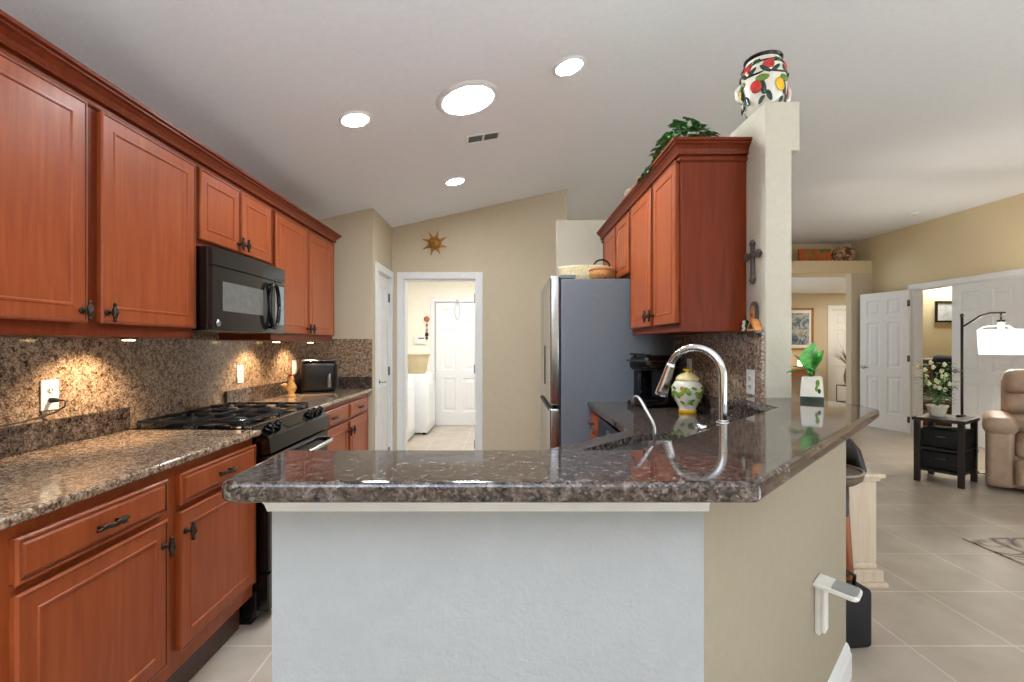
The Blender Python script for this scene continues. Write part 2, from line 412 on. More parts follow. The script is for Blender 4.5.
# small white cap moulding under the overhang of the bar
cprof = [(0, .985), (.006, .985), (.010, 1.0), (.022, 1.018), (.026, 1.03), (0, 1.03)]
b = MB(); b.sweep([(-.453, 1.043), (-.453, .923), (.39, .923)], cprof); struct(b.build('trim_1', M_trim))
# right side: living room wall with double doors
RX = XR; D0, D1, DH = 5.50, 7.02, 2.13
b = MB(); b.box(RX, RX + .12, 1.7, D0, 0, 3.1); b.box(RX, RX + .12, D1, 8.3, 0, 3.1); b.box(RX, RX + .12, D0, D1, DH, 3.1)
b.box(RX, RX + .12, -2.9, 1.7, 2.5, 3.1); b.box(RX, RX + .12, -3.0, -2.9, 0, 3.1)
struct(b.build('wall_right', M_wall_far))
# rear wall with wide glass-door openings
b = MB()
b.box(XL - .12, 2.8, -3.12, -3.0, 0, 3.1); b.box(4.4, 6.12, -3.12, -3.0, 0, 3.1); b.box(2.8, 4.4, -3.12, -3.0, 2.4, 3.1)
struct(b.build('wall_rear', M_wall))
# far wall with niche ledge and hall opening
HO0, HO1 = 4.2, 5.66
b = MB(); b.box(-2.1, HO0, 8.3, 8.42, 0, 3.1); b.box(HO0, 6.0, 8.3, 8.42, 2.6, 3.1)
struct(b.build('wall_far', M_wall_far))
b = MB(); b.box(HO0, 6.0, 7.82, 8.31, 2.485, 2.687)
struct(b.build('wall_ledge', M_wall_far))
b = MB(); b.box(HO1, 6.0, 7.82, 7.94, 0, 2.485); struct(b.build('wall_hall_jamb', M_wall))
b = MB(); b.box(HO0 - .12, HO0, 7.82, 8.3, 0, 3.1); struct(b.build('wall_hall_side', M_wall))
HY = 10.9
b = MB(); b.box(4.0, 7.42, HY, HY + .12, 0, 2.5); b.box(8.21, 9.2, HY, HY + .12, 0, 2.5); b.box(7.42, 8.21, HY, HY + .12, 2.13, 2.5)
struct(b.build('wall_hall_back', M_wall))
wallbox('wall_hall_right', M_wall, (8.6, 8.72, 8.42, 10.9, 0, 2.5))
wallbox('ceiling_hall', M_ceil, (3.9, 8.7, 8.42, 11.0, 2.485, 2.53))
# bedroom behind the double doors
wallbox('wall_bedroom_back', plain('bedroom_yellow_paint', (232, 218, 180), .85, var=.01, spec=.2), (9.2, 9.32, 4.6, 9.6, 0, 2.8))
wallbox('wall_bedroom_left', plain('bedroom_yellow_paint', (232, 218, 180), .85), (6.12, 9.2, 8.30, 8.42, 0, 2.8))
wallbox('wall_bedroom_right', plain('bedroom_yellow_paint', (232, 218, 180), .85), (6.12, 9.2, 4.5, 4.62, 0, 2.8))
wallbox('ceiling_bedroom', M_ceil, (6.1, 9.3, 4.5, 8.6, 2.78, 2.83))

# ---- doors of the house
STEPS = [(.012, -.009), (.03, 0.0), (.016, .006)]
def six_panel(w_, h_, t_=.038):
    s_ = w_ * .145; mw = (w_ - 3 * s_) / 2
    zs = [(h_*.115, h_*.385), (h_*.45, h_*.78), (h_*.83, h_*.945)]
    cuts = [(s_ + k*(mw+s_), s_ + k*(mw+s_) + mw, a, c) for k in (0, 1) for a, c in zs]
    return cuts
def house_door(name, w_, h_, loc, rz, handle=None, hinges=None, back=False):
    """local x = width from 0, front faces -y"""
    root = MB().panel(0, w_, 0, h_, 0, .038, STEPS, six_panel(w_, h_)).build(name, M_trim)
    root.location = loc; root.rotation_euler = (0, 0, rz); struct(root)
    if handle is not None:
        hb = MB(); hb.cyl((handle, -.008, .95), .028, .016, 'y'); hb.tube([(handle, -.015, .95), (handle, -.05, .95), (handle + (.05 if handle < w_/2 else -.05), -.055, .95), (handle + (.11 if handle < w_/2 else -.11), -.05, .945)], .009)
        hb.build('handle', M_steel, root)
    if hinges is not None:
        for z in (.2, h_*.52, h_-.2):
            q = MB(); q.cyl((hinges, -.006, z), .008, .09, 'z'); q.box(hinges-.018, hinges+.018, -.004, .004, z-.045, z+.045); q.build('hinge', M_steel_d, root)
    return root
def casing(name, x0, x1, z1, y, wd=.07, rz=0, loc=(0, 0, 0)):
    """door casing facing -y around an opening x0..x1, plus jamb lining"""
    bb = MB()
    bb.box(x0-wd, x0, y-.018, y, 0, z1+wd, .004); bb.box(x1, x1+wd, y-.018, y, 0, z1+wd, .004); bb.box(x0, x1, y-.018, y, z1, z1+wd, .004)
    bb.box(x0-.002, x0+.012, y, y+.125, 0, z1); bb.box(x1-.012, x1+.002, y, y+.125, 0, z1); bb.box(x0, x1, y, y+.125, z1-.012, z1+.002)
    o = bb.build(name, M_trim); o.location = loc; o.rotation_euler = (0, 0, rz); return struct(o)
o = casing('trim_2', OX0, OX1, OZ, 5.02)
for z in (.25, 1.05, 1.8):
    q = MB(); q.cyl((OX1-.016, 5.05, z), .007, .09, 'z'); q.box(OX1-.02, OX1-.011, 5.05, 5.09, z-.045, z+.045); q.build('hinge', M_steel_d, o)
casing('trim_3', 0, DY1-DY0, 2.0, 0, rz=PI/2, loc=(-1.2, DY0, 0))
house_door('door_1', DY1-DY0-.03, 1.985, (-1.215, DY0+.015, .005), PI/2, handle=.05, hinges=DY1-DY0-.03)
# laundry rear door
casing('trim_4', -1.15, -.36, 2.0, 7.72)
house_door('door_2', .765, 1.985, (-1.138, 7.70, .005), 0)
# double doors: local x runs towards the camera on the right wall (faces -X)
casing('trim_5', 0, D1-D0, DH-.01, 0, wd=.075, rz=-PI/2, loc=(RX, D1, 0))
house_door('door_3', .93, DH-.015, (RX+.02, 6.44, .005), -PI/2, handle=.06)
ang = math.atan2(7.02-7.74, 5.93-5.74)
house_door('door_4', .745, DH-.015, (5.74, 7.735, .005), ang, handle=.06, hinges=.735)
casing('trim_6', 7.44, 8.19, 2.12, HY, wd=.09)
house_door('door_5', .75, 2.11, (7.44, HY+.03, .005), 0, hinges=.0)
for i, path in enumerate([[(XL, 1.0), (XL, -3.0)], [(XR, 5.42), (XR, 4.1)], [(6.0, 7.82), (XR, 7.1)]]):
    b = MB(); b.sweep(path[::-1] if i == 0 else path, bprof); struct(b.build(['baseboard_left', 'baseboard_right', 'baseboard_right'][i], M_trim))
b = MB(); b.sweep([(OX1+.07, 5.02), (.642, 5.02)], bprof); struct(b.build('baseboard_back', M_trim))

# ------------------------------------------------------------------ cabinets
DOOR = [(.006, .005), (.004, .0), (.0025, -.003, 1), (.0395, 0.0), (.003, .003), (.006, 0), (.007, -.010), (.003, 0.0, 1), (.007, 0), (.003, -.004, 1), (.004, 0), (.004, .003)]
DRAW = [(.005, .005), (.005, 0.0), (.0025, -.004, 1), (.003, 0), (.006, .005)]
def knob_mb(x, z, y=-.022):
    k = MB(); k.cyl((x, y-.012, z), .006, .024, 'y', seg=12); k.cyl((x, y-.002, z), .011, .005, 'y', seg=12)
    k.ell((x, y-.028, z), .010, .010, .026); k.ell((x, y-.034, z), .006, .007, .012); k.ell((x, y-.028, z+.027), .006, .007, .008); k.ell((x, y-.028, z-.027), .006, .007, .008)
    return k
def pull_mb(x, z, y=-.022):
    k = MB()
    for s in (-1, 1): k.cyl((x+s*.03, y-.012, z), .005, .024, 'y', seg=10)
    k.tube([(x-.055, y-.022, z-.004), (x-.03, y-.028, z+.003), (x, y-.031, z-.002), (x+.03, y-.028, z+.004), (x+.055, y-.022, z)], .007, radii=[.004, .008, .007, .008, .004])
    k.ell((x-.035, y-.03, z+.006), .012, .005, .006); k.ell((x+.03, y-.03, z-.005), .012, .005, .006); k.ell((x+.005, y-.033, z+.006), .010, .005, .005)
    return k
def put_door(root, x0, x1, z0, z1, knob=None):
    d = MB().panel(x0, x1, z0, z1, -.019, .019, DOOR, mats=(M_cherry, M_cherry_g)).build('door', None, root)
    if knob: knob_mb(*knob).build('knob', M_bronze, d)
    return d
def put_drawer(root, x0, x1, z0, z1):
    d = MB().panel(x0, x1, z0, z1, -.019, .019, DRAW, mats=(M_cherry, M_cherry_g)).build('drawer', None, root)
    pull_mb((x0+x1)/2, (z0+z1)/2).build('pull', M_bronze, d)
    return d
def crown_prof(z): return [(-.02, z-.022), (.008, z-.022), (.012, z-.016), (.012, z-.006), (.004, z-.004), (.004, z+.004), (.022, z+.006), (.024, z+.012), (.020, z+.018), (.024, z+.030), (.036, z+.044), (.048, z+.050), (.048, z+.055), (.044, z+.057), (.056, z+.062), (.056, z+.074), (-.02, z+.074)]
def upper(label, loc, rz, w_, h_, d_, doors, crown, bottom_rail=True):
    r = thing('upper_cabinet', label, 'cabinet', loc, rz)
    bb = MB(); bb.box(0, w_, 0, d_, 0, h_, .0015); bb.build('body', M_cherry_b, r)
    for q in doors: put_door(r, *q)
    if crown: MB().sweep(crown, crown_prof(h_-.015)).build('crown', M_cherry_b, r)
    return r
zb = 1.335
upper('wide cherry wall cabinet nearest the camera left of the microwave', (-1.44, 1.06, zb), PI/2, 1.13, .83, .325,
      [(.03, .56, .045, .795, (.535, .085)), (.612, 1.125, .045, .795, (.637, .085))], [(0, 0), (1.13, 0)])
upper('short two-door cherry cabinet above the black microwave', (-1.44, 2.192, 1.765), PI/2, .726, .40, .325,
      [(.02, .355, .032, .365, (.335, .075)), (.368, .70, .032, .365, (.388, .075))], [(0, 0), (.726, 0)])
upper('cherry wall cabinet right of the microwave, ending by the pantry wall', (-1.44, 2.92, zb), PI/2, 1.04, .83, .325,
      [(.02, .505, .045, .795, (.48, .085)), (.52, 1.02, .045, .795, (.545, .085))], [(0, 0), (1.04, 0), (1.04, .325)])
RXF = .857
upper('tall cherry wall cabinet over the coffee maker, ivy on top', (RXF, 3.235, 1.371), -PI/2, .90, .87, .32,
      [(.036, .477, .04, .85, (.45, .10)), (.514, .882, .04, .85, (.54, .10))], [(0, 0), (.90, 0), (.90, .32)])
upper('short cherry cabinet above the refrigerator', (RXF, 4.218, 1.775), -PI/2, .982, .466, .32,
      [(.145, .555, .025, .445, (.53, .08)), (.585, .962, .025, .445, (.61, .08))], [(0, 0), (.982, 0)])

def base_cab(label, loc, rz, w_, d_, fronts, top=.884):
    r = thing('base_cabinet', label, 'cabinet', loc, rz)
    bb = MB(); bb.box(0, w_, 0, d_, .15, top, .0015); bb.build('body', M_cherry, r)
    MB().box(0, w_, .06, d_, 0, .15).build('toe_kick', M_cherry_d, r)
    for kind, *a in fronts:
        (put_door if kind == 'd' else put_drawer)(r, *a)
    return r
base_cab('cherry base cabinet with two drawers left of the stove', (-1.17, 1.02, 0), PI/2, 1.18, .598,
         [('w', .097, .603, .735, .85), ('w', .663, 1.172, .735, .85), ('d', .097, .603, .215, .716, (.578, .63)), ('d', .663, 1.172, .215, .716, (.69, .64))])
base_cab('cherry base cabinet with two drawers between stove and pantry', (-1.24, 2.972, 0), PI/2, 1.32, .528,
         [('w', .04, .725, .735, .85), ('w', .755, 1.24, .735, .85), ('d', .04, .725, .215, .716, (.70, .64)), ('d', .755, 1.24, .215, .716, (.78, .64))])
base_cab('narrow cherry drawer cabinet beside the refrigerator', (.60, 3.28, 0), -PI/2, .30, .575,
         [('w', .02, .28, .735, .85), ('w', .02, .28, .50, .715), ('w', .02, .28, .215, .48)])
# sink-side base bodies
r = thing('base_cabinet', 'cherry corner cabinet carrying the sink behind the raised bar', 'cabinet', (0, 0, 0))
MB().prism([(-.45, 1.05), (.33, 1.05), (1.175, 1.895), (1.175, 2.36), (.60, 2.36), (.60, 2.21), (.10, 1.71), (-.45, 1.71)], .15, .70).build('body', M_cherry, r)
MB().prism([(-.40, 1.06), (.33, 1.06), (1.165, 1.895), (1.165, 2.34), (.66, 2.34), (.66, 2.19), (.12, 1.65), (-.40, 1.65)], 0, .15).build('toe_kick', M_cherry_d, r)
mm = Matrix.Translation((.60, 2.21, 0)) @ Matrix.Rotation(-3*PI/4 , 4, 'Z')
dm = MB(); dm.panel(.04, .34, .2, .69, -.016, .016, DOOR, m=mm, mats=(M_cherry, M_cherry_g)); d = dm.build('door', None, r)
dm = MB(); dm.panel(.36, .66, .2, .69, -.016, .016, DOOR, m=mm, mats=(M_cherry, M_cherry_g)); d = dm.build('door', None, r)
# dishwasher
r = thing('dishwasher', 'black dishwasher set in the right-hand base run under the granite', 'dishwasher', (.60, 2.975, 0), -PI/2)
MB().box(0, .60, .0, .57, .1, .87, .003).build('body', M_black, r)
MB().box(.005, .595, -.03, 0, .12, .72, .006).build('door', M_black, r)
p = MB().box(.005, .595, -.025, 0, .73, .86, .006).build('control_panel', M_blackg, r)
q = MB(); q.tube([(.08, -.03, .70), (.08, -.06, .70), (.52, -.06, .70), (.52, -.03, .70)], .009); q.build('handle', M_steel_d, r)
q = MB(); q.box(.25, .35, -.028, -.024, .78, .82); q.build('display', plain('blue_grey_display', (70, 84, 100), .2), p)

# ------------------------------------------------------------------ granite tops
b = MB(); b.prism([(XL+.002, 1.0), (-1.135, 1.0), (-1.135, 2.208), (XL+.002, 2.208)], .885, .914, .010)
tag(b.build('countertop', M_granite), 'brown granite worktop on the base cabinet left of the stove', 'countertop')
b = MB(); b.prism([(XL+.002, 2.968), (-1.205, 2.968), (-1.205, 4.297), (XL+.002, 4.297)], .885, .914, .010)
tag(b.build('countertop', M_granite), 'brown granite worktop between the stove and the pantry wall', 'countertop')
# raised bar
def rounded(poly, rad, n=5):
    out = []
    for i, p in enumerate(poly):
        r = rad.get(i, 0)
        if not r: out.append(p); continue
        a, c = Vector(poly[i-1]), Vector(poly[(i+1) % len(poly)]); p = Vector(p)
        u = (a-p).normalized(); v = (c-p).normalized(); half = math.acos(max(-1, min(1, u.dot(v)))) / 2
        t = r / math.tan(half); s_, e_ = p + u*t, p + v*t; cen = p + (u+v).normalized() * (r/math.sin(half))
        a0 = math.atan2(s_.y-cen.y, s_.x-cen.x); a1 = math.atan2(e_.y-cen.y, e_.x-cen.x)
        da = (a1-a0+PI) % (2*PI) - PI
        for k in range(n+1):
            q = a0 + da*k/n; out.append((cen.x+r*math.cos(q), cen.y+r*math.sin(q)))
    return out
bar = rounded([(-.505, .822), (.437, .822), (1.395, 1.78), (1.405, 1.88), (1.385, 2.06), (1.30, 2.166), (1.03, 2.166), (1.03, 1.82), (.30, 1.09), (-.505, 1.09)], {0: .035, 1: .02, 2: .03, 3: .03, 4: .05})
b = MB(); b.prism(bar, 1.030, 1.067, .012, 4)
tag(b.build('countertop', M_granite_d), 'dark polished granite raised bar top over the white knee wall', 'countertop')
# lower counter with sink cut-out
def uv(u, v): s2 = math.sqrt(.5); return ((u - v)*s2, (u + v)*s2)
sink = []
U0, U1, V0, V1 = 1.36, 2.0, .70, 1.06
sink = rounded([uv(U0, V0), uv(U1, V0), uv(U1, V1), uv(U0, V1)], {0: .05, 1: .05, 2: .14, 3: .14}, 6)
outer = [(-.453, 1.046), (.333, 1.046), (1.177, 1.890), (1.177, 3.285), (.56, 3.285), (.56, 2.19), (.12, 1.75), (-.453, 1.75)]
t = bmesh.new(); es = []
for loop in (outer, sink):
    vs = [t.verts.new((x, y, .914)) for x, y in loop]
    es += [t.edges.new((vs[i], vs[(i+1) % len(vs)])) for i in range(len(vs))]
bmesh.ops.triangle_fill(t, use_beauty=True, edges=es, normal=(0, 0, 1))
g = bmesh.ops.extrude_face_region(t, geom=t.faces[:])
for v in g['geom']:
    if isinstance(v, bmesh.types.BMVert): v.co.z = .884
b = MB(); b.merge(t)
tag(b.build('countertop', M_granite_d), 'dark granite sink worktop behind and below the raised bar', 'countertop')
# sink bowl
r = thing('sink', 'stainless undermount corner sink behind the raised bar', 'sink', (*uv((U0+U1)/2, (V0+V1)/2), .70))
lo = rounded([uv(U0+.02, V0+.02), uv(U1-.02, V0+.02), uv(U1-.02, V1-.02), uv(U0+.02, V1-.02)], {0: .05, 1: .05, 2: .13, 3: .13}, 6)
up = rounded([uv(U0-.006, V0-.006), uv(U1+.006, V0-.006), uv(U1+.006, V1+.006), uv(U0-.006, V1+.006)], {0: .05, 1: .05, 2: .14, 3: .14}, 6)
t = bmesh.new(); A = [t.verts.new((x, y, .884)) for x, y in up]; B = [t.verts.new((x, y, .715)) for x, y in lo]
for i in range(len(A)): t.faces.new((A[i], A[(i+1) % len(A)], B[(i+1) % len(A)], B[i]))
t.faces.new(B)
b = MB(); b.merge(t, smooth=False); b.build('bowl', M_steel, r, off=r.location)
b = MB(); c = uv((U0+U1)/2, (V0+V1)/2); b.cyl((*c, .717), .045, .004); b.cyl((*c, .719), .02, .004); b.build('drain', M_steel_d, r, off=r.location)

# backsplashes
r = thing('backsplash', 'speckled brown granite backsplash along the left wall', 'backsplash', (XL, 1.0, .914))
MB().box(XL+.001, XL+.014, 1.0, 4.298, .914, 1.334).box(XL+.001, XL+.0139, 2.193, 2.918, 1.334, 1.371).build('wall_slab', M_granite, r, off=r.location)
MB().box(XL+.014, XL+.034, 1.0, 2.205, .9145, 1.018, .003).build('curb', M_granite_d, r, off=r.location)
MB().box(XL+.014, XL+.034, 2.97, 4.278, .9145, 1.018, .003).build('curb', M_granite_d, r, off=r.location)
MB().box(XL+.035, -1.205, 4.278, 4.298, .9145, 1.018, .003).build('curb', M_granite_d, r, off=r.location)
MB().box(XL+.014, -1.205, 4.286, 4.299, 1.018, 1.36).build('return_slab', M_granite, r, off=r.location)
r = thing('backsplash', 'dark speckled granite backsplash behind the coffee maker', 'backsplash', (1.18, 2.17, .914))
MB().box(1.164, 1.179, 2.172, 3.285, .915, 1.366).build('wall_slab', M_granite, r, off=r.location)
MB().box(1.144, 1.164, 2.172, 3.285, .9145, 1.018, .003).build('curb', M_granite_d, r, off=r.location)
MB().box(1.135, 1.179, 2.172, 2.338, 1.358, 1.372, .003).build('cap', M_granite_d, r, off=r.location)

# ------------------------------------------------------------------ range
r = thing('stove', 'black gas range with silver control strip between the granite worktops', 'stove', (-1.13, 2.215, 0), PI/2)
W = .745
b = MB(); b.box(0, W, .03, .60, .04, .895, .003); b.build('body', M_black, r)
b = MB(); b.box(.01, W-.01, .06, .6, .0, .06); b.build('plinth', M_blackm, r)
b = MB(); b.box(-.004, W+.004, .05, .605, .895, .918, .005); b.build('cooktop', M_blackg, r)
b = MB(); b.box(0, W, .055, .085, .916, .924, .002); b.build('trim_strip', M_steel, r)
# sloped control panel
b = MB(); b.prism([(.05, .92), (-.03, .872), (-.038, .80), (.03, .79), (.05, .79)], 0, W, m=Matrix(((0, 0, 1, 0), (1, 0, 0, 0), (0, 1, 0, 0), (0, 0, 0, 1))))
cp = b.build('control_panel', plain('black_stainless', (72, 73, 75), .22, 1, var=.03), r)
sl = Matrix.Rotation(math.atan2(.048, .08), 4, 'X')
for x in (.07, .15, .60, .68, .53):
    k = MB(); mk = Matrix.Translation((x, .0105, .896)) @ Matrix.Rotation(math.radians(-149)+PI, 4, 'X')
    k.cyl((0, 0, .008), .024, .014, 'z', m=mk); k.cyl((0, 0, .024), .019, .022, 'z', r2=.016, m=mk); k.box(-.004, .004, -.016, .016, .03, .04, .001, m=mk)
    k.build('knob', M_black, cp)
k = MB(); mk = Matrix.Translation((.34, .0105, .896)) @ Matrix.Rotation(math.radians(31), 4, 'X'); k.box(-.11, .11, -.028, .028, -.001, .003, m=mk); k.build('display', M_blackg, cp)
b = MB(); b.box(.008, W-.008, -.028, .03, .245, .785, .006); od = b.build('oven_door', M_black, r)
b = MB(); b.box(.09, W-.09, -.031, -.026, .36, .64, .002); b.build('window', M_blackg, od)
b = MB(); b.tube([(.06, -.028, .735), (.06, -.07, .735), (.10, -.078, .735), (W/2, -.082, .735), (W-.10, -.078, .735), (W-.06, -.07, .735), (W-.06, -.028, .735)], .012); b.build('handle', M_steel, od)
b = MB(); b.box(.008, W-.008, -.024, .03, .06, .235, .006); dr = b.build('warming_drawer', M_black, r)
b = MB(); b.box(.12, W-.12, -.034, -.022, .20, .215, .003); b.build('lip', M_black, dr)
b = MB(); b.tube([(.0, -.02, .36), (-.012, -.045, .36), (-.012, -.06, .36)], .012)
for gx in (.015, .375):
    g = MB(); w2 = .355
    x0, x1, y0, y1, zt = gx, gx + w2, .10, .585, .952
    for a_, c_ in (((x0, y0), (x1, y0)), ((x0, y1), (x1, y1)), ((x0, y0), (x0, y1)), ((x1, y0), (x1, y1)), ((x0, (y0+y1)/2), (x1, (y0+y1)/2))):
        g.box(min(a_[0], c_[0])-.006, max(a_[0], c_[0])+.006, min(a_[1], c_[1])-.006, max(a_[1], c_[1])+.006, zt-.014, zt, .002)
    for yc in (y0 + .12, y1 - .12):
        xc = (x0+x1)/2
        for dx, dy in ((1, 0), (-1, 0), (0, 1), (0, -1)):
            ex = xc + dx*.175; ey = yc + dy*.118
            g.box(min(xc+dx*.04, ex)-.005*abs(dy), max(xc+dx*.04, ex)+.005*abs(dy), min(yc+dy*.04, ey)-.005*abs(dx), max(yc+dy*.04, ey)+.005*abs(dx), zt-.012, zt+.004, .002)
    for px_, py_ in ((x0, y0), (x1, y0), (x0, y1), (x1, y1)): g.cyl((px_, py_, .93), .008, .03)
    g.build('grate', M_blackm, r)
    for yc in (y0+.12, y1-.12):
        u = MB(); u.cyl(((x0+x1)/2, yc, .922), .05, .012); u.cyl(((x0+x1)/2, yc, .933), .036, .012, bev=.003); o = u.build('burner', M_blackm, r)
        MB().cyl(((x0+x1)/2, yc, .928), .044, .004).build('ring', M_steel, o)

# ------------------------------------------------------------------ microwave
r = thing('microwave', 'black over-range microwave hung under the short cherry cabinet', 'microwave', (-1.372, 2.193, 1.372), PI/2)
W = .722
MB().box(0, W, 0, .38, 0, .39, .004).build('body', M_black, r)
fr = MB(); n_ = 10
pts = [(0, .0)] + [(W*i/n_, -.022 - .012*math.sin(PI*i/n_)) for i in range(n_+1)] + [(W, 0)]
fr.prism(pts, .004, .30); d = fr.build('door', plain('smoked_black_front', (34, 33, 33), .1), r)
fr = MB(); fr.prism(pts, .306, .388); fr.build('vent_panel', plain('smoked_black_front', (34, 33, 33), .1), r)
g = MB(); g.prism([(W*.10, -.02)] + [(W*(.10+.5*i/8), -.0245 - .012*math.sin(PI*(.10+.5*i/8))) for i in range(9)] + [(W*.60, -.02)], .095, .235); g.build('window', plain('grey_tinted_glass', (104, 104, 100), .08), d)
g = MB(); g.prism([(W*.80, -.02)] + [(W*(.80+.17*i/4), -.0240 - .012*math.sin(PI*(.80+.17*i/4))) for i in range(5)] + [(W*.97, -.02)], .05, .28); g.build('keypad', plain('steel_blue_panel', (126, 140, 150), .15, .3), d)
h = MB(); ring = [(W*.715 + .052*math.cos(a)*1.0, -.058, .155 + .125*math.sin(a)) for a in [2*PI*i/28 for i in range(29)]]
h.tube(ring, .011); h.cyl((W*.715, -.046, .275), .008, .03, 'y'); h.cyl((W*.715, -.046, .035), .008, .03, 'y'); h.build('handle', M_black, d)
g = MB(); g.cyl((W*.055, -.0265, .035), .017, .003, 'y'); bd = g.build('badge', M_steel, d)

# ------------------------------------------------------------------ refrigerator (front faces -X)
r = thing('refrigerator', 'stainless refrigerator with grey side standing under the short right cabinet', 'refrigerator', (.38, 4.19, 0), -PI/2)
MB().box(0, .90, 0,   .78, .03, 1.762, .006).build('body', M_fridge, r)
MB().box(0.02, .88, .04, .7, 0, .03).build('base_grille', M_blackm, r)
d = MB().box(.003, .448, -.075, -.006, .885, 1.785, .014, 4).build('door', M_steel, r)
MB().box(.425, .447, -.079, -.07, 1.0, 1.30, .003).build('handle', M_blackm, d)
d = MB().box(.452, .897, -.075, -.006, .885, 1.785, .014, 4).build('door', M_steel, r)
MB().box(.453, .475, -.079, -.07, 1.0, 1.30, .003).build('handle', M_blackm, d)
d = MB().box(.003, .897, -.078, -.006, .09, .865, .014, 4).build('freezer_drawer', M_steel, r)
MB().box(.05, .85, -.082, -.05, .845, .868, .003).build('handle', M_blackm, d)
MB().box(.0, .90, -.004, .10, 1.766, 1.79, .004).build('hinge_cover', M_fridge, r)
# baskets on the refrigerator
r = thing('wicker_basket', 'pale woven basket with dark handle on top of the refrigerator', 'basket', (.62, 3.72, 1.766))
b = MB(); b.lathe([(.10, 0), (.125, .015), (.145, .08), (.15, .125), (.152, .14), (.142, .14), (.135, .08), (.10, .018)], seg=36, m=Matrix.Diagonal((1.4, 1.0, 1, 1))); b.build('bowl', M_wick, r)
b = MB(); b.tube([(.10 + .06*math.cos(a), -.13, .13 + .05*math.sin(a)) for a in [PI*i/10 for i in range(11)]], .007); b.build('handle', M_black, r)
r = thing('wicker_basket', 'brown woven basket beside the pale one on the refrigerator', 'basket', (.69, 3.42, 1.766))
b = MB(); b.lathe([(.06, 0), (.082, .015), (.095, .045), (.088, .075), (.07, .085), (.055, .078), (.02, .07)], seg=30); b.build('bowl', M_wickd, r)
b = MB(); b.tube([(.088*math.cos(a), .088*math.sin(a), .075) for a in [2*PI*i/24 for i in range(25)]], .008); b.build('rim', M_wickd, r)

# ------------------------------------------------------------------ outlets, switch plates
def outlet(label, Y, z, face, X, kind='outlet'):
    r = thing('wall_outlet', label, 'outlet', (X, Y, z), PI/2 if face > 0 else -PI/2)
    MB().box(-.036, .036, -.006, 0, -.058, .058, .003).build('plate', M_plastic, r)
    for dz in (.02, -.02):
        s = MB(); s.cyl((0, -.006, dz), .015, .003, 'y', seg=16); o = s.build('socket', M_plastic, r)
        s = MB(); s.box(-.008, -.005, -.0085, -.007, dz-.004, dz+.006); s.box(.005, .008, -.0085, -.007, dz-.004, dz+.006); s.build('slots', M_dark, o)
    return r
outlet('white outlet with a black plug, on backsplash left of stove', 1.832, 1.113, 1, XL+.0145)
outlet('white outlet on left backsplash above the far end of the stove', 3.144, 1.113, 1, XL+.0145)
outlet('white outlet on left backsplash behind the black toaster', 3.95, 1.12, 1, XL+.0145)
outlet('white outlet on dark backsplash near the wall end', 2.265, 1.13, -1, 1.1635)
outlet('white outlet on dark backsplash behind the lidded jar', 3.02, 1.16, -1, 1.1635)
r = thing('power_cord', 'black power cord plugged into the left backsplash outlet', 'cord', (XL+.02, 1.832, 1.093))
X0 = XL+.022
c = MB(); c.tube([(X0+.03, 1.835, 1.093), (X0+.042, 1.848, 1.088), (X0+.038, 1.848, 1.066), (X0+.02, 1.828, 1.046), (X0+.008, 1.78, 1.036), (X0+.012, 1.70, 1.028), (X0+.012, 1.60, 1.024), (X0+.008, 1.45, 1.024), (X0+.006, 1.2, 1.024), (X0+.006, 1.02, 1.024)], .0035); c.build('cable', M_rubber, r, off=r.location)
c = MB(); c.cyl((X0+.012, 1.832, 1.093), .011, .03, 'x', r2=.008); c.build('plug', M_rubber, r, off=r.location)

# ------------------------------------------------------------------ counter-top things
r = thing('toaster', 'black rounded countertop toaster with silver rim by the pantry wall', 'toaster', (-1.52, 3.92, .914), math.radians(18))
MB().box(-.15, .13, -.10, .10, .012, .262, .045, 5).build('body', plain('satin_black', (14, 14, 15), .3), r)
MB().box(-.145, .125, -.097, .097, .258, .274, .012, 3).build('rim', M_steel, r)
for s in (-.035, .035): MB().box(-.11, .09, s-.012, s+.012, .270, .2755).build('slot', M_dark, r)
MB().box(.055, .083, -.106, -.098, .05, .165, .012, 4).build('lever_plate', M_steel, r)
MB().box(-.13, .11, -.085, .085, 0, .014).build('base', M_blackm, r)
r = thing('rooster_figurine', 'small ceramic rooster with red comb beside the black toaster', 'figurine', (-1.63, 3.62, .914))
b = MB(); b.lathe([(.03, 0), (.034, .01), (.02, .025), (.036, .055), (.038, .075), (.024, .10), (.018, .12), (.02, .135), (.012, .15), (.002, .155)], seg=20); b.ell((-.03, -.0, .075), .04, .02, .02, rot=Matrix.Rotation(.5, 4, 'Y')); b.build('body', plain('amber_ceramic', (206, 160, 90), .3, var=.15), r)
b = MB(); [b.ell((-.008+.010*k, 0, .158-abs(k)*.004), .009, .006, .014) for k in (-1, 0, 1)]; b.ell((.016, 0, .118), .007, .006, .013); b.build('comb', M_red, r)
b = MB(); [b.leaf((-.045, dy, .07), (-.7, dy*8, .8), .07, .025, droop=.5) for dy in (-.01, 0, .01)]; b.build('tail', M_cer, r)

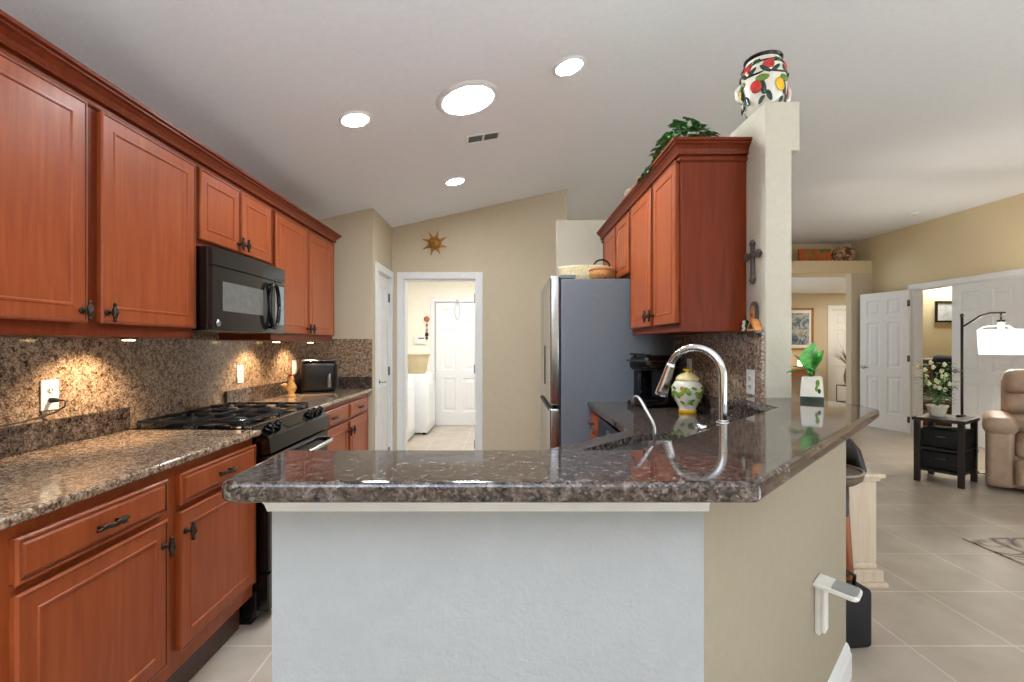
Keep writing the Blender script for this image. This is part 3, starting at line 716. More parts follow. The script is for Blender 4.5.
# coffee maker
r = thing('coffee_maker', 'black pod coffee maker with silver band next to the refrigerator', 'coffee maker', (.94, 3.06, .914), -PI/2 + .35)
b = MB(); b.box(-.10, .10, .02, .16, 0, .30, .03, 4); b.box(-.10, .10, -.13, .03, 0, .035, .015, 3); b.build('body', M_black, r)
b = MB(); b.box(-.105, .105, -.12, .16, .225, .325, .04, 5); b.build('head', M_black, r)
b = MB(); b.box(-.109, .109, -.124, .164, .285, .297, .005, 2); b.build('band', M_steel_d, r)
b = MB(); b.tube([(-.07, -.06, .322), (-.07, -.115, .335), (.07, -.115, .335), (.07, -.06, .322)], .008); b.build('handle', M_blackm, r)
b = MB(); b.box(-.065, .065, -.12, -.01, .035, .045, .004); b.build('drip_tray', M_steel_d, r)
b = MB(); b.box(-.175, -.105, -.03, .15, .01, .27, .02, 3); b.build('water_tank', plain('smoky_tank', (26, 30, 36), .08), r)

# lidded jar
def jar_body(h): return [(.045, 0), (.047, .018), (.044, .026), (.058, .05), (.078, .09), (.087, .125), (.085, .155), (.070, .18), (.058, .188)]
def petals(b, prof_r, items):
    """items: (angle deg, z, half-length, half-width, tilt deg, mat)"""
    for a, z, L, wd, tilt, m in items:
        a = math.radians(a); rr = prof_r(z)
        M = Matrix.Translation((rr*math.cos(a), rr*math.sin(a), z)) @ Matrix.Rotation(a, 4, 'Z') @ Matrix.Rotation(math.radians(tilt), 4, 'X') @ Matrix.Diagonal((.005, wd, L, 1))
        t = bmesh.new(); bmesh.ops.create_uvsphere(t, u_segments=10, v_segments=7, radius=1); b.merge(t, M, m, True)
def interp(prof):
    def f(z):
        for (r0, z0), (r1, z1) in zip(prof, prof[1:]):
            if z0 <= z <= z1 and z1 > z0: return r0 + (r1-r0)*(z-z0)/(z1-z0)
        return prof[-1][0]
    return f
r = thing('ginger_jar', 'lidded white and yellow jar painted with leaves, behind the faucet', 'jar', (1.05, 2.76, .914))
pr = jar_body(0); b = MB(); b.lathe(pr, mat=M_cer, seg=36)
b.lathe([(.0455, 0), (.048, .002), (.048, .018), (.045, .022)], mat=M_yel, seg=36)
it = []
for k in range(9):
    a0 = -150 + k*40
    it += [(a0, .11 + .02*(k % 2), .027, .015, 35, M_grn), (a0+16, .075+.04*((k+1) % 2), .025, .014, -50, M_grn), (a0+24, .145, .017, .009, 70, M_grn)]
it += [(-128, .142, .015, .016, 0, M_orange), (-118, .140, .010, .014, 0, M_red), (-40, .14, .014, .014, 0, M_orange), (-95, .06, .018, .008, 60, M_grn), (-135, .065, .018, .009, 50, M_grn)]
petals(b, interp(pr), it); b.build('body', None, r)
b = MB(); b.lathe([(.062, .186), (.066, .190), (.064, .20), (.052, .215), (.034, .226), (.014, .232), (.010, .238)], seg=32, mat=M_cream); ld = b.build('lid', None, r)
b = MB(); b.ell((0, 0, .246), .014, .014, .010); [b.ell((.018*math.cos(q), .018*math.sin(q), .248), .010, .010, .006) for q in (0, PI/2, PI, 3*PI/2)]; b.build('finial', M_yel, ld)

# faucet
s2 = math.sqrt(.5)
fx, fy = .735, 1.615
r = thing('faucet', 'tall chrome gooseneck pull-down faucet behind the raised bar', 'faucet', (fx, fy, .914))
b = MB(); b.cyl((0, 0, .004), .03, .008); b.cyl((0, 0, .06), .019, .11); b.cyl((0, 0, .118), .021, .008)
R_ = .095; pts = [(0, 0, .02), (0, 0, .12), (0, 0, .22), (0, 0, .283)]
for i in range(1, 17):
    a = PI*.9*i/16; d = R_*(1-math.cos(a)); pts.append((-d*s2*1.03, d*s2*.97, .283 + R_*math.sin(a)*1.04))
b.tube(pts, .0135, seg=16); b.build('neck', M_chrome, r)
e = Vector(pts[-1]); dr = Vector((-.24, .22, -1)).normalized()
b = MB(); b.tube([e+dr*t_ for t_ in (-.012, 0, .02, .055, .095, .112, .115)], .02, seg=16, radii=[.0145, .016, .0165, .019, .023, .023, .016]); b.build('spray_head', M_chrome, r)
b = MB(); b.tube([(.0, .0, .075), (.02, .02, .082), (.045, .045, .11)], .007); b.build('lever', M_chrome, r)
b = MB(); b.cyl((0, 0, .128), .023, .006); b.cyl((0, 0, .134), .017, .008); b.build('collar', M_chrome, r)
r = thing('filter_tap', 'slim brushed drinking-water tap standing by the sink', 'tap', (.397, 1.277, .914))
b = MB(); b.cyl((0, 0, .004), .02, .008); b.tube([(0, 0, 0), (0, 0, .17), (-.004, .004, .185), (-.030, .030, .242), (-.035, .035, .248), (-.041, .041, .247), (-.045, .045, .238), (-.045, .045, .224)], .0048, seg=12); b.build('spout', M_steel, r)
b = MB(); b.tube([(0, 0, .04), (.02, .01, .045), (.045, .022, .05)], .005); b.build('lever', M_blackm, r)
r = thing('soap_dispenser', 'small chrome soap pump beside the gooseneck faucet', 'soap dispenser', (.615, 1.495, .914))
b = MB(); b.cyl((0, 0, .004), .018, .008); b.cyl((0, 0, .06), .009, .12); b.cyl((0, 0, .13), .013, .02); b.build('pump', M_chrome, r)
b = MB(); b.tube([(0, 0, .135), (-.008, .008, .139), (-.016, .016, .130)], .005); b.build('nozzle', M_chrome, r)

# bar plant
r = thing('potted_plant', 'broad-leaved green plant in a cream square pot on the bar end', 'plant', (1.305, 2.035, 1.067), -.57)
b = MB()
t = bmesh.new()
def ringsq(h, s, z): return [t.verts.new((h*cx, h*cy, z)) for cx, cy in ((-1, -1), (1, -1), (1, 1), (-1, 1))]
lv = [ringsq(.042, 0, .0), ringsq(.043, 0, .018), ringsq(.040, 0, .022)]
for a_, c_ in zip(lv, lv[1:]):
    for k in range(4): t.faces.new((a_[k], a_[(k+1) % 4], c_[(k+1) % 4], c_[k]))
t.faces.new(lv[0][::-1]); t.faces.new(lv[-1]); b.merge(t, None, M_dkgrn)
t = bmesh.new(); lv = [ringsq(.042, 0, .021), ringsq(.040, 0, .06), ringsq(.036, 0, .105), ringsq(.031, 0, .105), ringsq(.031, 0, .095)]
for a_, c_ in zip(lv, lv[1:]):
    for k in range(4): t.faces.new((a_[k], a_[(k+1) % 4], c_[(k+1) % 4], c_[k]))
t.faces.new(lv[0][::-1]); t.faces.new(lv[-1]); b.merge(t, None, M_cer)
b.ell((.020, -.0395, .078), .007, .003, .015, mat=M_grn); b.ell((.026, -.041, .045), .006, .003, .010, mat=M_dkgrn); b.ell((.016, -.0405, .055), .005, .003, .012, mat=M_grn)
b.build('pot', None, r)
b = MB(); b.box(-.030, .030, -.030, .030, .094, .1); b.build('soil', M_soil, r)
b = MB()
for p, d, L, wd, dr_ in (((-.008, -.01, .125), (.12, -.1, 1.0), .135, .105, .05), ((0, .01, .12), (.35, .2, .9), .12, .09, .1), ((-.02, 0, .125), (-.5, .1, .9), .10, .075, .15),
        ((-.025, -.01, .125), (-1, -.25, .12), .075, .06, .25), ((-.02, .01, .13), (-1, .3, .45), .08, .06, .3), ((.0, -.02, .125), (.1, -1, .5), .07, .055, .3)):
    b.leaf(p, d, L, wd, droop=dr_)
b.build('leaves', M_leaf, r)
b = MB(); [b.tube([(0, 0, .09), (dx*.3, dy*.3, .12), (dx*.45, dy*.45, .145)], .004) for dx, dy in ((-.018, -.02), (0, .02), (-.045, 0), (-.05, -.02), (0, -.045))]; b.build('stems', M_leaf, r)

# bar stool, bag, pedestal
r = thing('bar_stool', 'brown low-backed bar stool behind the end of the bar wall', 'stool', (1.55, 2.36, .04), -2.2)
b = MB(); b.lathe([(.02, .60), (.15, .605), (.175, .625), (.18, .645), (.165, .658), (.02, .662)], seg=36); b.build('seat', M_seat, r)
b = MB(); b.tube([(.176*math.cos(a), .176*math.sin(a), .66) for a in [2*PI*i/36 for i in range(37)]], .006); b.build('piping', plain('tan_piping', (150, 136, 116), .6), r)
b = MB()
t = bmesh.new(); prev = None
for i in range(13):
    a = PI*(.62 + .95*i/12); hgt = .20*math.sin(PI*i/12)**.6 + .015
    row = [t.verts.new((rr*math.cos(a), rr*math.sin(a), z)) for rr, z in ((.17, .635), (.195, .635), (.205, .64+hgt), (.185, .64+hgt))]
    if prev:
        for j in range(4): t.faces.new((prev[j], prev[(j+1) % 4], row[(j+1) % 4], row[j]))
    else: t.faces.new(row)
    prev = row
t.faces.new(prev[::-1]); b.merge(t, None, None, True); b.build('backrest', M_dkwood, r)
for k in range(4):
    a = PI/4 + PI/2*k; c_, s_ = math.cos(a), math.sin(a)
    lg = MB(); lg.tube([(.13*c_, .13*s_, .61), (.14*c_, .14*s_, .50), (.145*c_, .145*s_, .47), (.19*c_, .19*s_, -.04)], .018, radii=[.026, .022, .017, .014], seg=12)
    for f in lg.bm.faces:
        f.material_index = 0 if f.calc_center_median().z > .475 else 1
    lg.mats = [M_dkwood, M_stoolw]; lg.build('leg', None, r)
r = thing('tote_bag', 'black bag standing on the tiles in front of the bar stool', 'bag', (1.475, 2.085, 0), .12)
b = MB(); b.box(-.10, .10, -.05, .05, 0, .255, .022, 4); b.build('body', M_bag, r)
b = MB(); b.tube([(-.05, 0, .25), (-.045, -.01, .30), (0, -.015, .325), (.045, -.01, .30), (.05, 0, .25)], .007); b.build('strap', M_bag, r)
r = thing('pedestal', 'short cream wooden pedestal with moulded base behind the bar stool', 'pedestal', (1.865, 2.74, 0))
b = MB(); b.box(-.155, .155, -.14, .14, .12, .585, .004); b.build('shaft', M_creamw, r)
b = MB(); b.box(-.185, .185, -.17, .17, .585, .607, .006); b.box(-.168, .168, -.155, .155, .565, .587, .006); b.build('top', M_creamw, r)
b = MB(); b.box(-.19, .19, -.18, .18, 0, .025, .004); b.box(-.175, .175, -.165, .165, .025, .085, .004); b.box(-.155, .155, -.145, .145, .085, .12, .008); b.build('base', M_creamw, r)

# wall-mounted tray on the bar side wall: local x along wall, -y out
r = thing('wall_tray', 'white bracket with grey-topped tray fixed to the bar side wall', 'tray', (1.003, 1.543, .44), PI/4)
b = MB(); b.box(-.022, .022, -.016, 0, -.06, .10, .004); b.box(-.022, .022, -.03, -.016, -.05, .10, .004); b.build('bracket', M_plastic, r)
tm = Matrix.Translation((0, 0, .10)) @ Matrix.Rotation(math.radians(6), 4, 'X')
b = MB(); b.prism(rounded([(-.045, 0), (-.045, -.118), (.045, -.118), (.045, 0)], {1: .022, 2: .022}), 0, .014, .003, m=tm); tr = b.build('tray', M_plastic, r)
b = MB(); b.prism(rounded([(-.039, -.046), (-.039, -.112), (.039, -.112), (.039, -.046)], {1: .018, 2: .018}), .0135, .0155, m=tm); b.build('pad', M_grey, tr)

# ------------------------------------------------------------------ ornaments
r = thing('sun_ornament', 'golden sun face ornament hung on the wall above the doorway', 'ornament', (*px(434.5, 243, 5.0)[:2], px(434.5, 243, 5.0).z))
r.location.y = 5.0
b = MB(); b.cyl((0, 0.005, 0), .068, .022, 'y', bev=.006); b.ell((0, -.006, 0), .055, .022, .055); b.ell((0, -.028, -.004), .009, .012, .016)
b.ell((-.02, -.024, .016), .010, .008, .006); b.ell((.02, -.024, .016), .010, .008, .006); b.ell((0, -.024, -.026), .016, .008, .005); b.build('face', M_gold, r)
b = MB()
for k in range(8):
    a = 2*PI*k/8 + .39; t = bmesh.new()
    p = [Vector((math.cos(a+da)*rr, 0, math.sin(a+da)*rr)) for da, rr in ((-.3, .058), (.1, .14), (.3, .058))]
    v = [t.verts.new(q+Vector((0, -.004, 0))) for q in p]; v2 = [t.verts.new(q+Vector((0, .014, 0))) for q in p]
    t.faces.new(v); t.faces.new(v2[::-1]); [t.faces.new((v[i], v[(i+1) % 3], v2[(i+1) % 3], v2[i])) for i in range(3)]; b.merge(t)
b.build('rays', M_gold, r)
# cross on divider wall, faces -X
r = thing('wall_cross', 'dark pewter cross hung on the wall end by the tall cabinet', 'cross', (1.178, 2.265, 1.70), -PI/2)
b = MB(); b.box(-.012, .012, -.014, 0, -.085, .085, .004); b.box(-.055, .055, -.014, 0, .018, .042, .004)
for cx_, cz_ in ((0, .085), (0, -.085), (.055, .03), (-.055, .03)):
    b.box(-.016, .016, -.016, 0, -.016, .016, .004, m=Matrix.Translation((cx_, 0, cz_)) @ Matrix.Rotation(PI/4, 4, 'Y'))
b.ell((0, -.015, .03), .015, .007, .015); b.build('body', M_cross, r)
r = thing('wall_plaque', 'small arched plaque with tan centre hung below the cross', 'plaque', (1.178, 2.25, 1.435), -PI/2)
arch = [(-.028, -.05), (.028, -.05)] + [(.028*math.cos(a), .03+.045*math.sin(a)) for a in [PI*i/10 for i in range(11)]]
XZ = Matrix(((1, 0, 0, 0), (0, 0, 1, 0), (0, 1, 0, 0), (0, 0, 0, 1)))
b = MB(); b.prism(arch, -.014, 0, m=XZ); b.build('frame', M_cross, r)
b = MB(); b.prism([(x*.62, z*.8-.004) for x, z in arch], -.018, -.012, m=XZ); b.ell((0, -.018, -.02), .01, .004, .013, mat=M_red); b.ell((0, -.018, .01), .008, .004, .009, mat=M_cer); b.mats = [plain('tan_relief', (188, 140, 96), .6)] + b.mats; 
b.build('relief', None, r)
r = thing('napkin_holder', 'little orange wooden roof-shaped holder on the backsplash cap', 'ornament', (1.157, 2.222, 1.372), -PI/2)
b = MB(); b.prism([(-.042, 0), (.042, 0), (.036, .012), (.006, .055), (-.006, .055), (-.036, .012)], -.016, .016, m=XZ); b.build('body', plain('honey_wood', (206, 138, 72), .5, var=.12), r)
b = MB(); b.prism([(-.022, .008), (.022, .008), (.0, .036)], -.019, -.014, m=XZ); b.build('inset', M_dkwood, r)
for i, (yy, lab, m_) in enumerate(((2.318, 'tiny white figurine on the backsplash cap, touching the cabinet', M_cer), (2.288, 'tiny dark figurine on the backsplash cap next to the orange holder', M_dkgrn))):
    o = MB(); o.lathe([(.010, 0), (.012, .004), (.006, .012), (.011, .024), (.008, .034), (.004, .038)], seg=14); o.ell((0, 0, .044), .008, .008, .009)
    q = o.build('figurine', m_); q.location = (1.157, yy, 1.372); tag(q, lab, 'figurine')

# vase on divider wall
r = thing('painted_vase', 'large white vase painted with red and yellow fruit atop the dividing wall', 'vase', (1.245, 2.31, 2.412))
vp = [(.055, 0), (.075, .02), (.094, .06), (.102, .11), (.102, .16), (.094, .21), (.080, .238), (.076, .258), (.084, .268), (.078, .27), (.068, .255), (.07, .23)]
b = MB(); b.lathe(vp, mat=M_cer, seg=40)
it = []
for k in range(6):
    a = -165 + k*60
    it += [(a, .20, .024, .026, 0, M_red), (a+8, .215, .016, .014, 30, M_red), (a+30, .105, .032, .026, 20, M_yel if k % 2 else M_red), (a-14, .10, .04, .014, 10, M_dkgrn), (a+52, .18, .03, .011, 50, M_dkgrn), (a+18, .18, .028, .010, -50, M_dkgrn), (a+2, .06, .03, .012, 20, M_dkgrn), (a+26, .225, .024, .009, -60, M_dkgrn), (a+45, .14, .016, .03, 0, M_grn), (a+24, .165, .005, .05, 0, M_black), (a+50, .228, .005, .05, 0, M_black), (a+44, .05, .03, .010, -30, M_dkgrn), (a-30, .225, .02, .012, 40, M_grn)]
petals(b, interp(vp[:8]), it); b.build('body', None, r)
b = MB(); b.lathe([(.076, .256), (.086, .264), (.086, .270), (.074, .271), (.072, .263)], seg=40, cap=False); b.build('rim', M_black, r)
hd = []
for s in (-1, 1):
    b = MB(); b.tube([(s*.098, 0, .06), (s*.125, 0, .08), (s*.128, 0, .12), (s*.108, 0, .145)], .009); b.build('handle', M_cer, r)
# ivy on cabinet
r = thing('potted_ivy', 'trailing green ivy on top of the tall right cabinet', 'plant', (.93, 2.52, 2.312))
b = MB(); b.lathe([(.045, -.07), (.058, -.05), (.062, .0), (.062, .02), (.055, .02), (.05, -.02)], seg=24); b.build('pot', M_wick, r)
b = MB(); random.seed(3)
for k in range(150):
    a = random.uniform(0, 2*PI); rr = random.uniform(0, 1)**.6; z = .02 + .20*(1-rr)*random.random()**.5 + .01
    p = (math.cos(a)*rr*.12, math.sin(a)*rr*.22, z)
    b.leaf(p, (math.cos(a)+random.uniform(-.4, .4), math.sin(a)+random.uniform(-.4, .4), random.uniform(-.2, .6)), random.uniform(.04, .06), random.uniform(.036, .052), mat=(M_leafd if k % 3 else M_leaf), droop=.4)
for k in range(22): 
    b.leaf((-.10-.02*random.random(), .1+.25*random.random(), .0 - .02*random.random()), (-1, random.uniform(-1, 1), -.3), .04, .034, mat=M_leafd, droop=.4)
b.build('foliage', None, r)
b = MB(); random.seed(4)
for k in range(8):
    a = 2*PI*k/8; b.tube([(0, 0, .01), (.06*math.cos(a), .11*math.sin(a), .06), (.11*math.cos(a), .2*math.sin(a), .02)], .002, seg=6)
b.build('stems', M_leafd, r)
for nm, lab, pos, col in (('clay_pot', 'tiny terracotta pot between the ivy and the rounded stone on the cabinet', px(657, 163, 2.98), M_terra), ('stone_ornament', 'greyish rounded ornament on the far part of the tall right cabinet top', px(636, 190, 3.30), plain('grey_stone', (128, 112, 100), .8, var=.2))):
    o = MB()
    if nm == 'clay_pot': o.lathe([(.028, 0), (.036, .04), (.04, .042), (.04, .056), (.034, .056), (.03, .03)], seg=20)
    else: o.ell((0, 0, .045), .045, .045, .05); o.ell((.02, 0, .085), .022, .02, .02); o.ell((0, 0, .01), .035, .035, .012)
    q = o.build(nm, col); q.location = (pos.x if nm == 'clay_pot' else .87, pos.y, 2.297); q.location.x = .862; tag(q, lab, 'ornament')

# ------------------------------------------------------------------ ceiling fixtures
tilt = -math.atan(.2204)
def on_ceiling(x, y):
    k1, k2 = (x-CX)/F, (CY-y)/F
    Y = (2.805 - HC) / (k2 - .2204*k1); return Vector((k1*Y, Y, HC + k2*Y))
def can(label, x, y):
    p = on_ceiling(x, y); r = thing('recessed_light', label, 'ceiling light', p, 0); r.rotation_euler = (0, tilt, 0)
    MB().lathe([(.076, -.001), (.076, -.010), (.090, -.008), (.095, .0)], seg=36, cap=False).build('trim_ring', M_trim, r)
    MB().cyl((0, 0, -.0035), .075, .004, seg=36).build('lens', M_can, r)
can('round recessed light on the left, above the microwave side', 355, 119)
can('round recessed light on the right, nearest the ivy cabinet', 569, 66)
can('small round recessed light farthest back, beyond the air vent', 455, 181)
p = on_ceiling(467.5, 99); r = thing('solar_tube', 'large round frosted skylight diffuser in the kitchen ceiling', 'skylight', p); r.rotation_euler = (0, tilt, 0)
MB().lathe([(.148, -.002), (.150, -.012), (.165, -.014), (.185, -.006), (.190, 0)], seg=48, cap=False).build('trim_ring', M_trim, r)
MB().cyl((0, 0, -.005), .150, .006, seg=48).build('lens', M_tube, r)
p = on_ceiling(483, 136.5); r = thing('air_vent', 'white ceiling air vent with two grey louvre panels', 'vent', p); r.rotation_euler = (0, tilt, .12)
b = MB(); b.box(-.125, .125, -.062, -.048, -.010, 0, .002); b.box(-.125, .125, .048, .062, -.010, 0, .002); b.box(-.125, -.105, -.05, .05, -.01, 0, .002); b.box(.105, .125, -.05, .05, -.01, 0, .002); b.box(-.008, .008, -.05, .05, -.01, 0, .002); b.build('frame', M_trim, r)
for s in (-1, 1):
    b = MB()
    for k in range(6): b.box(-.05, .05, -.008, .008, -.001, .001, m=Matrix.Translation((s*.056, -.042+.0168*k, -.006)) @ Matrix.Rotation(.7, 4, 'X'))
    b.build('louvre', M_grey, r)
MB().box(-.11, .11, -.052, .052, -.0015, .0).build('duct_opening', M_dark, r)
p = px(914, 213, 6.3); r = thing('smoke_detector', 'small white smoke detector on the living room ceiling', 'smoke detector', (p.x*3.07/3.07, 6.3, 3.07))
r.location = ((914-CX)/F*6.35, 6.35, 3.07)
MB().lathe([(.065, 0), (.065, -.012), (.055, -.03), (.02, -.036)], seg=28).build('case', M_trim, r)
MB().cyl((0, 0, -.036), .012, .004).build('button', M_grey, r)
# under-cabinet puck lights (lamp + warm spot below it)
def puck(label, Y):
    r = thing('puck_light', label, 'light', (-1.55, Y, zb))
    MB().lathe([(.022, -.001), (.022, -.010), (.034, -.010), (.036, -.001)], seg=24).build('housing', M_steel, r)
    MB().cyl((0, 0, -.0105), .021, .003, seg=20).build('lens', M_puck, r)
    l = bpy.data.lights.new('puck_bulb', 'SPOT'); l.energy = 10; l.color = (1, .74, .46); l.spot_size = math.radians(112); l.spot_blend = .7; l.shadow_soft_size = .012
    o = bpy.data.objects.new('puck_bulb', l); C.objects.link(o); o.location = (-1.55, Y, zb - .02); o.rotation_euler = (0, math.radians(26), 0)
puck('warm puck light under the cabinet left of the microwave', 1.96)
puck('warm puck light just right of the microwave, under the far cabinet', 3.22)
puck('warm puck light at the pantry end under the far cabinet', 3.78)

# ------------------------------------------------------------------ laundry room things
def laundry_machine(label, name, x1, y0, y1, h):
    r = thing(name, label, name, (x1, y0, 0), PI/2); w_ = y1-y0
    MB().box(0, w_, 0, .66, .03, h, .008, 3).build('body', M_applw, r)
    MB().box(.03, w_-.03, -.012, .002, .12, h-.14, .006).build('front_panel', M_applw, r)
    MB().box(0, w_, .52, .66, h, h+.12, .01, 3).build('console', M_applw, r)
    for xx in (.05, w_-.05):
        for yy in (.06, .6): MB().cyl((xx, yy, .015), .022, .03).build('foot', M_blackm, r)
laundry_machine('white clothes dryer nearest the laundry doorway', 'dryer', -1.31, 6.15, 6.84, .88)
laundry_machine('white washing machine at the laundry back wall, basket on top', 'washer', -1.135, 6.92, 7.62, .88)
r = thing('laundry_basket', 'straw basket on top of the white washing machine', 'basket', (-1.335, 7.10, .881))
b = MB(); b.lathe([(.125, 0), (.135, .01), (.172, .20), (.185, .27), (.19, .275), (.19, .29), (.178, .29), (.17, .26), (.13, .02)], seg=36, m=Matrix.Diagonal((1.05, .8, 1, 1))); b.build('body', M_wick, r)
b = MB(); b.tube([(.197*math.cos(a), .150*math.sin(a), .285) for a in [2*PI*i/36 for i in range(37)]], .009); b.build('rim', M_wick, r)
p = px(420, 340, 7.72); r = thing('wall_phone', 'white wall box with dark slot beside the laundry door', 'wall unit', (p.x, 7.72, p.z))
MB().box(-.09, .09, -.04, 0, -.065, .065, .008, 3).build('case', M_plastic, r); MB().box(-.02, .07, -.043, -.038, .02, .035).build('slot', M_dark, r)
p = px(427, 319, 7.72); r = thing('hanging_ornament', 'string of small hanging ornaments above the white wall box', 'ornament', (p.x, 7.70, p.z))
b = MB(); b.cyl((0, 0, 0), .045, .02, 'y'); b.build('disc', M_terra, r)
b = MB(); b.tube([(0, 0, -.04), (.005, 0, -.15), (0, 0, -.3)], .003); b.build('cord', M_dark, r)
for z, m_, q in ((-.10, M_terra, .02), (-.18, M_steel, .022), (-.25, M_blackm, .03), (-.31, M_blackm, .018)): MB().ell((.0, 0, z), q, .012, q*1.2).build('charm', m_, r)
p = px(457.5, 303, 7.69); r = thing('door_hanger', 'pale looped cord hung on the white laundry door', 'hanger', (p.x, 7.672, p.z))
b = MB(); b.tube([(.04*math.sin(a)*(1+.2*math.cos(a)), 0, -.13+.13*math.cos(a)) for a in [2*PI*i/28 for i in range(29)]], .008); b.build('loop', plain('grey_white_cord', (200, 204, 206), .6), r)
MB().box(-.02, .02, -.006, .02, -.01, .05, .003).build('hook', M_steel, r)

# ------------------------------------------------------------------ living room things
C0 = Vector((4.133, 4.305)); ux = Vector((.377, .252)).normalized(); rz = math.atan2(ux.y, ux.x)
r = thing('side_table', 'dark espresso side table with open shelves beside the recliner', 'side table', (C0.x, C0.y, 0), rz)
TL, TD = .45, .36   # local x runs right-back, local y runs left-back
for lx in (0, TL-.045):
    for ly in (0, TD-.045): MB().box(lx, lx+.045, ly, ly+.045, 0, .585, .003).build('leg', M_dkwood, r)
MB().box(-.012, TL+.012, -.012, TD+.012, .585, .615, .004).build('top', M_dkwood, r)
MB().box(.01, TL-.01, .01, TD-.01, .315, .335, .003).build('shelf', M_dkwood, r)
MB().box(.01, TL-.01, .01, TD-.01, .11, .13, .003).build('shelf', M_dkwood, r)
for z, lab in ((.335, 'black fabric bin on the upper shelf of the side table'), (.13, 'black fabric bin on the lower shelf of the side table')):
    q = thing('storage_bin', lab, 'bin', (C0.x, C0.y, z), rz)
    MB().box(.05, TL-.05, .012, TD-.03, 0, .17, .012, 3).build('body', M_bag, q)
    hq = MB(); hq.tube([(.044, .12, .12), (.03, .14, .11), (.03, .2, .11), (.044, .22, .12)], .006); hq.build('handle', M_steel_d, q)
tp = C0 + ux*.22 + Vector((-ux.y, ux.x))*.24
r = thing('potted_flowers', 'white potted flowering plant on the dark side table', 'plant', (tp.x, tp.y, .615))
b = MB(); b.lathe([(.052, 0), (.06, .02), (.08, .09), (.086, .095), (.086, .11), (.076, .11), (.07, .09), (.02, .088)], seg=24); b.build('pot', M_cer, r)
b = MB(); random.seed(11)
for k in range(170):
    a = random.uniform(0, 2*PI); up_ = random.random(); R__ = .06 + .16*random.random()*(1 if up_ > .5 else .75)
    zz = .13 + up_*.39
    b.leaf((R__*math.cos(a)*.7, R__*math.sin(a)*.7, zz), (math.cos(a), math.sin(a), random.uniform(-.2, .6)), random.uniform(.04, .065), .03, mat=M_leafd if k % 2 else M_leaf, droop=.3)
b.build('leaves', None, r)
b = MB()
for k in range(7):
    a = 2*PI*k/7; b.tube([(0, 0, .08), (.05*math.cos(a), .05*math.sin(a), .22), (.10*math.cos(a), .10*math.sin(a), .40)], .003, seg=6)
b.build('stems', M_leafd, r)
for k in range(18):
    a = random.uniform(0, 2*PI); rr = random.uniform(.05, .17); zz = random.uniform(.22, .52)
    f = MB(); c_ = Vector((rr*math.cos(a), rr*math.sin(a), zz))
    for j in range(5): f.ell(c_ + Vector((.014*math.cos(j*1.257), .006*math.sin(j*2), .014*math.sin(j*1.257))), .011, .009, .011, seg=8)
    f.build('blossom', plain('cream_petal', (236, 226, 186), .6, var=.05), r)
q = MB(); q.box(-.05, .05, -.022, .022, 0, .018, .006, 3); o = q.build('remote_control', M_black); tp2 = C0 + ux*.36 + Vector((-ux.y, ux.x))*.1
o.location = (tp2.x, tp2.y, .6155); o.rotation_euler = (0, 0, .5); tag(o, 'small black remote lying on the dark side table', 'remote')
# floor lamp
lp = px(962, 420, 4.95); LXp, LYp = lp.x, 4.95
r = thing('floor_lamp', 'arched bronze floor lamp with lit white drum shade', 'lamp', (LXp, LYp, 0))
MB().lathe([(.13, 0), (.13, .012), (.11, .022), (.015, .03)], seg=36).build('base', M_iron, r)
b = MB(); b.cyl((0, 0, .81), .012, 1.58); b.ell((0, 0, 1.61), .017, .017, .022); b.build('pole', M_iron, r)
k_ = 4.95/F
b = MB(); b.tube([(0, 0, HC+(CY-327)*k_), (8*k_, 0, HC+(CY-322.5)*k_), (18*k_, 0, HC+(CY-316)*k_), (28*k_, 0, HC+(CY-313)*k_), (43*k_, 0, HC+(CY-312.5)*k_)], .010); b.build('arm', M_iron, r)
sx = 39*k_
b = MB(); b.cyl((sx, 0, HC+(CY-316)*k_), .008, .075); b.cyl((sx, 0, HC+(CY-321.5)*k_), .032, .032); b.build('socket', M_iron, r)
zt, zl = HC+(CY-329.5)*k_, HC+(CY-354.5)*k_
b = MB(); b.lathe([(.178, zt), (.174, (zt+zl)/2), (.166, zl), (.163, zl), (.174, zt)], (sx, 0, 0), seg=40, cap=False); sh = b.build('shade', M_shade, r)
b = MB()
for a in (0.3, 2.4, 4.5): b.tube([(sx, 0, zt+.045), (sx+.12*math.cos(a), .12*math.sin(a), zt+.035), (sx+.175*math.cos(a), .175*math.sin(a), zt-.004)], .004)
b.build('harp', M_trim, sh)
b = MB(); b.ell((sx, 0, zt-.02), .03, .03, .045); b.cyl((sx, 0, zt+.035), .022, .06); b.build('bulb', M_bulb, r)
l = bpy.data.lights.new('lamp_bulb', 'POINT'); l.energy = 30; l.color = (1, .93, .82); l.shadow_soft_size = .05
o = bpy.data.objects.new('lamp_bulb', l); C.objects.link(o); o.location = (LXp+sx, LYp, (zt+zl)/2-.02)
# recliner, front faces local -y
r = thing('recliner', 'taupe leather recliner armchair beside the dark side table', 'armchair', (4.88, 4.25, 0), math.radians(-45))
def cushion(name, *a, m=None, rad=.05):
    b = MB(); b.box(*a, rad, 5, m=m, smooth=True); return b.build(name, M_leather, r)
cushion('base', -.36, .36, -.30, .42, .03, .34, rad=.04)
cushion('seat', -.245, .245, -.36, .25, .30, .48, rad=.07)
cushion('footrest', -.245, .245, -.385, -.28, .06, .31, rad=.05)
for s in (-1, 1):
    xa, xb = (.245, .43) if s > 0 else (-.43, -.245)
    b = MB(); b.box(xa, xb, -.34, .40, .03, .55, .045, 4, smooth=True); arm = b.build('arm', M_leather, r)
    b = MB(); b.box(xa-.022, xb+.022, -.365, .34, .49, .66, .08, 6, smooth=True); b.build('arm_pad', M_leather, arm)
bm_ = Matrix.Translation((0, .26, .42)) @ Matrix.Rotation(math.radians(-12), 4, 'X')
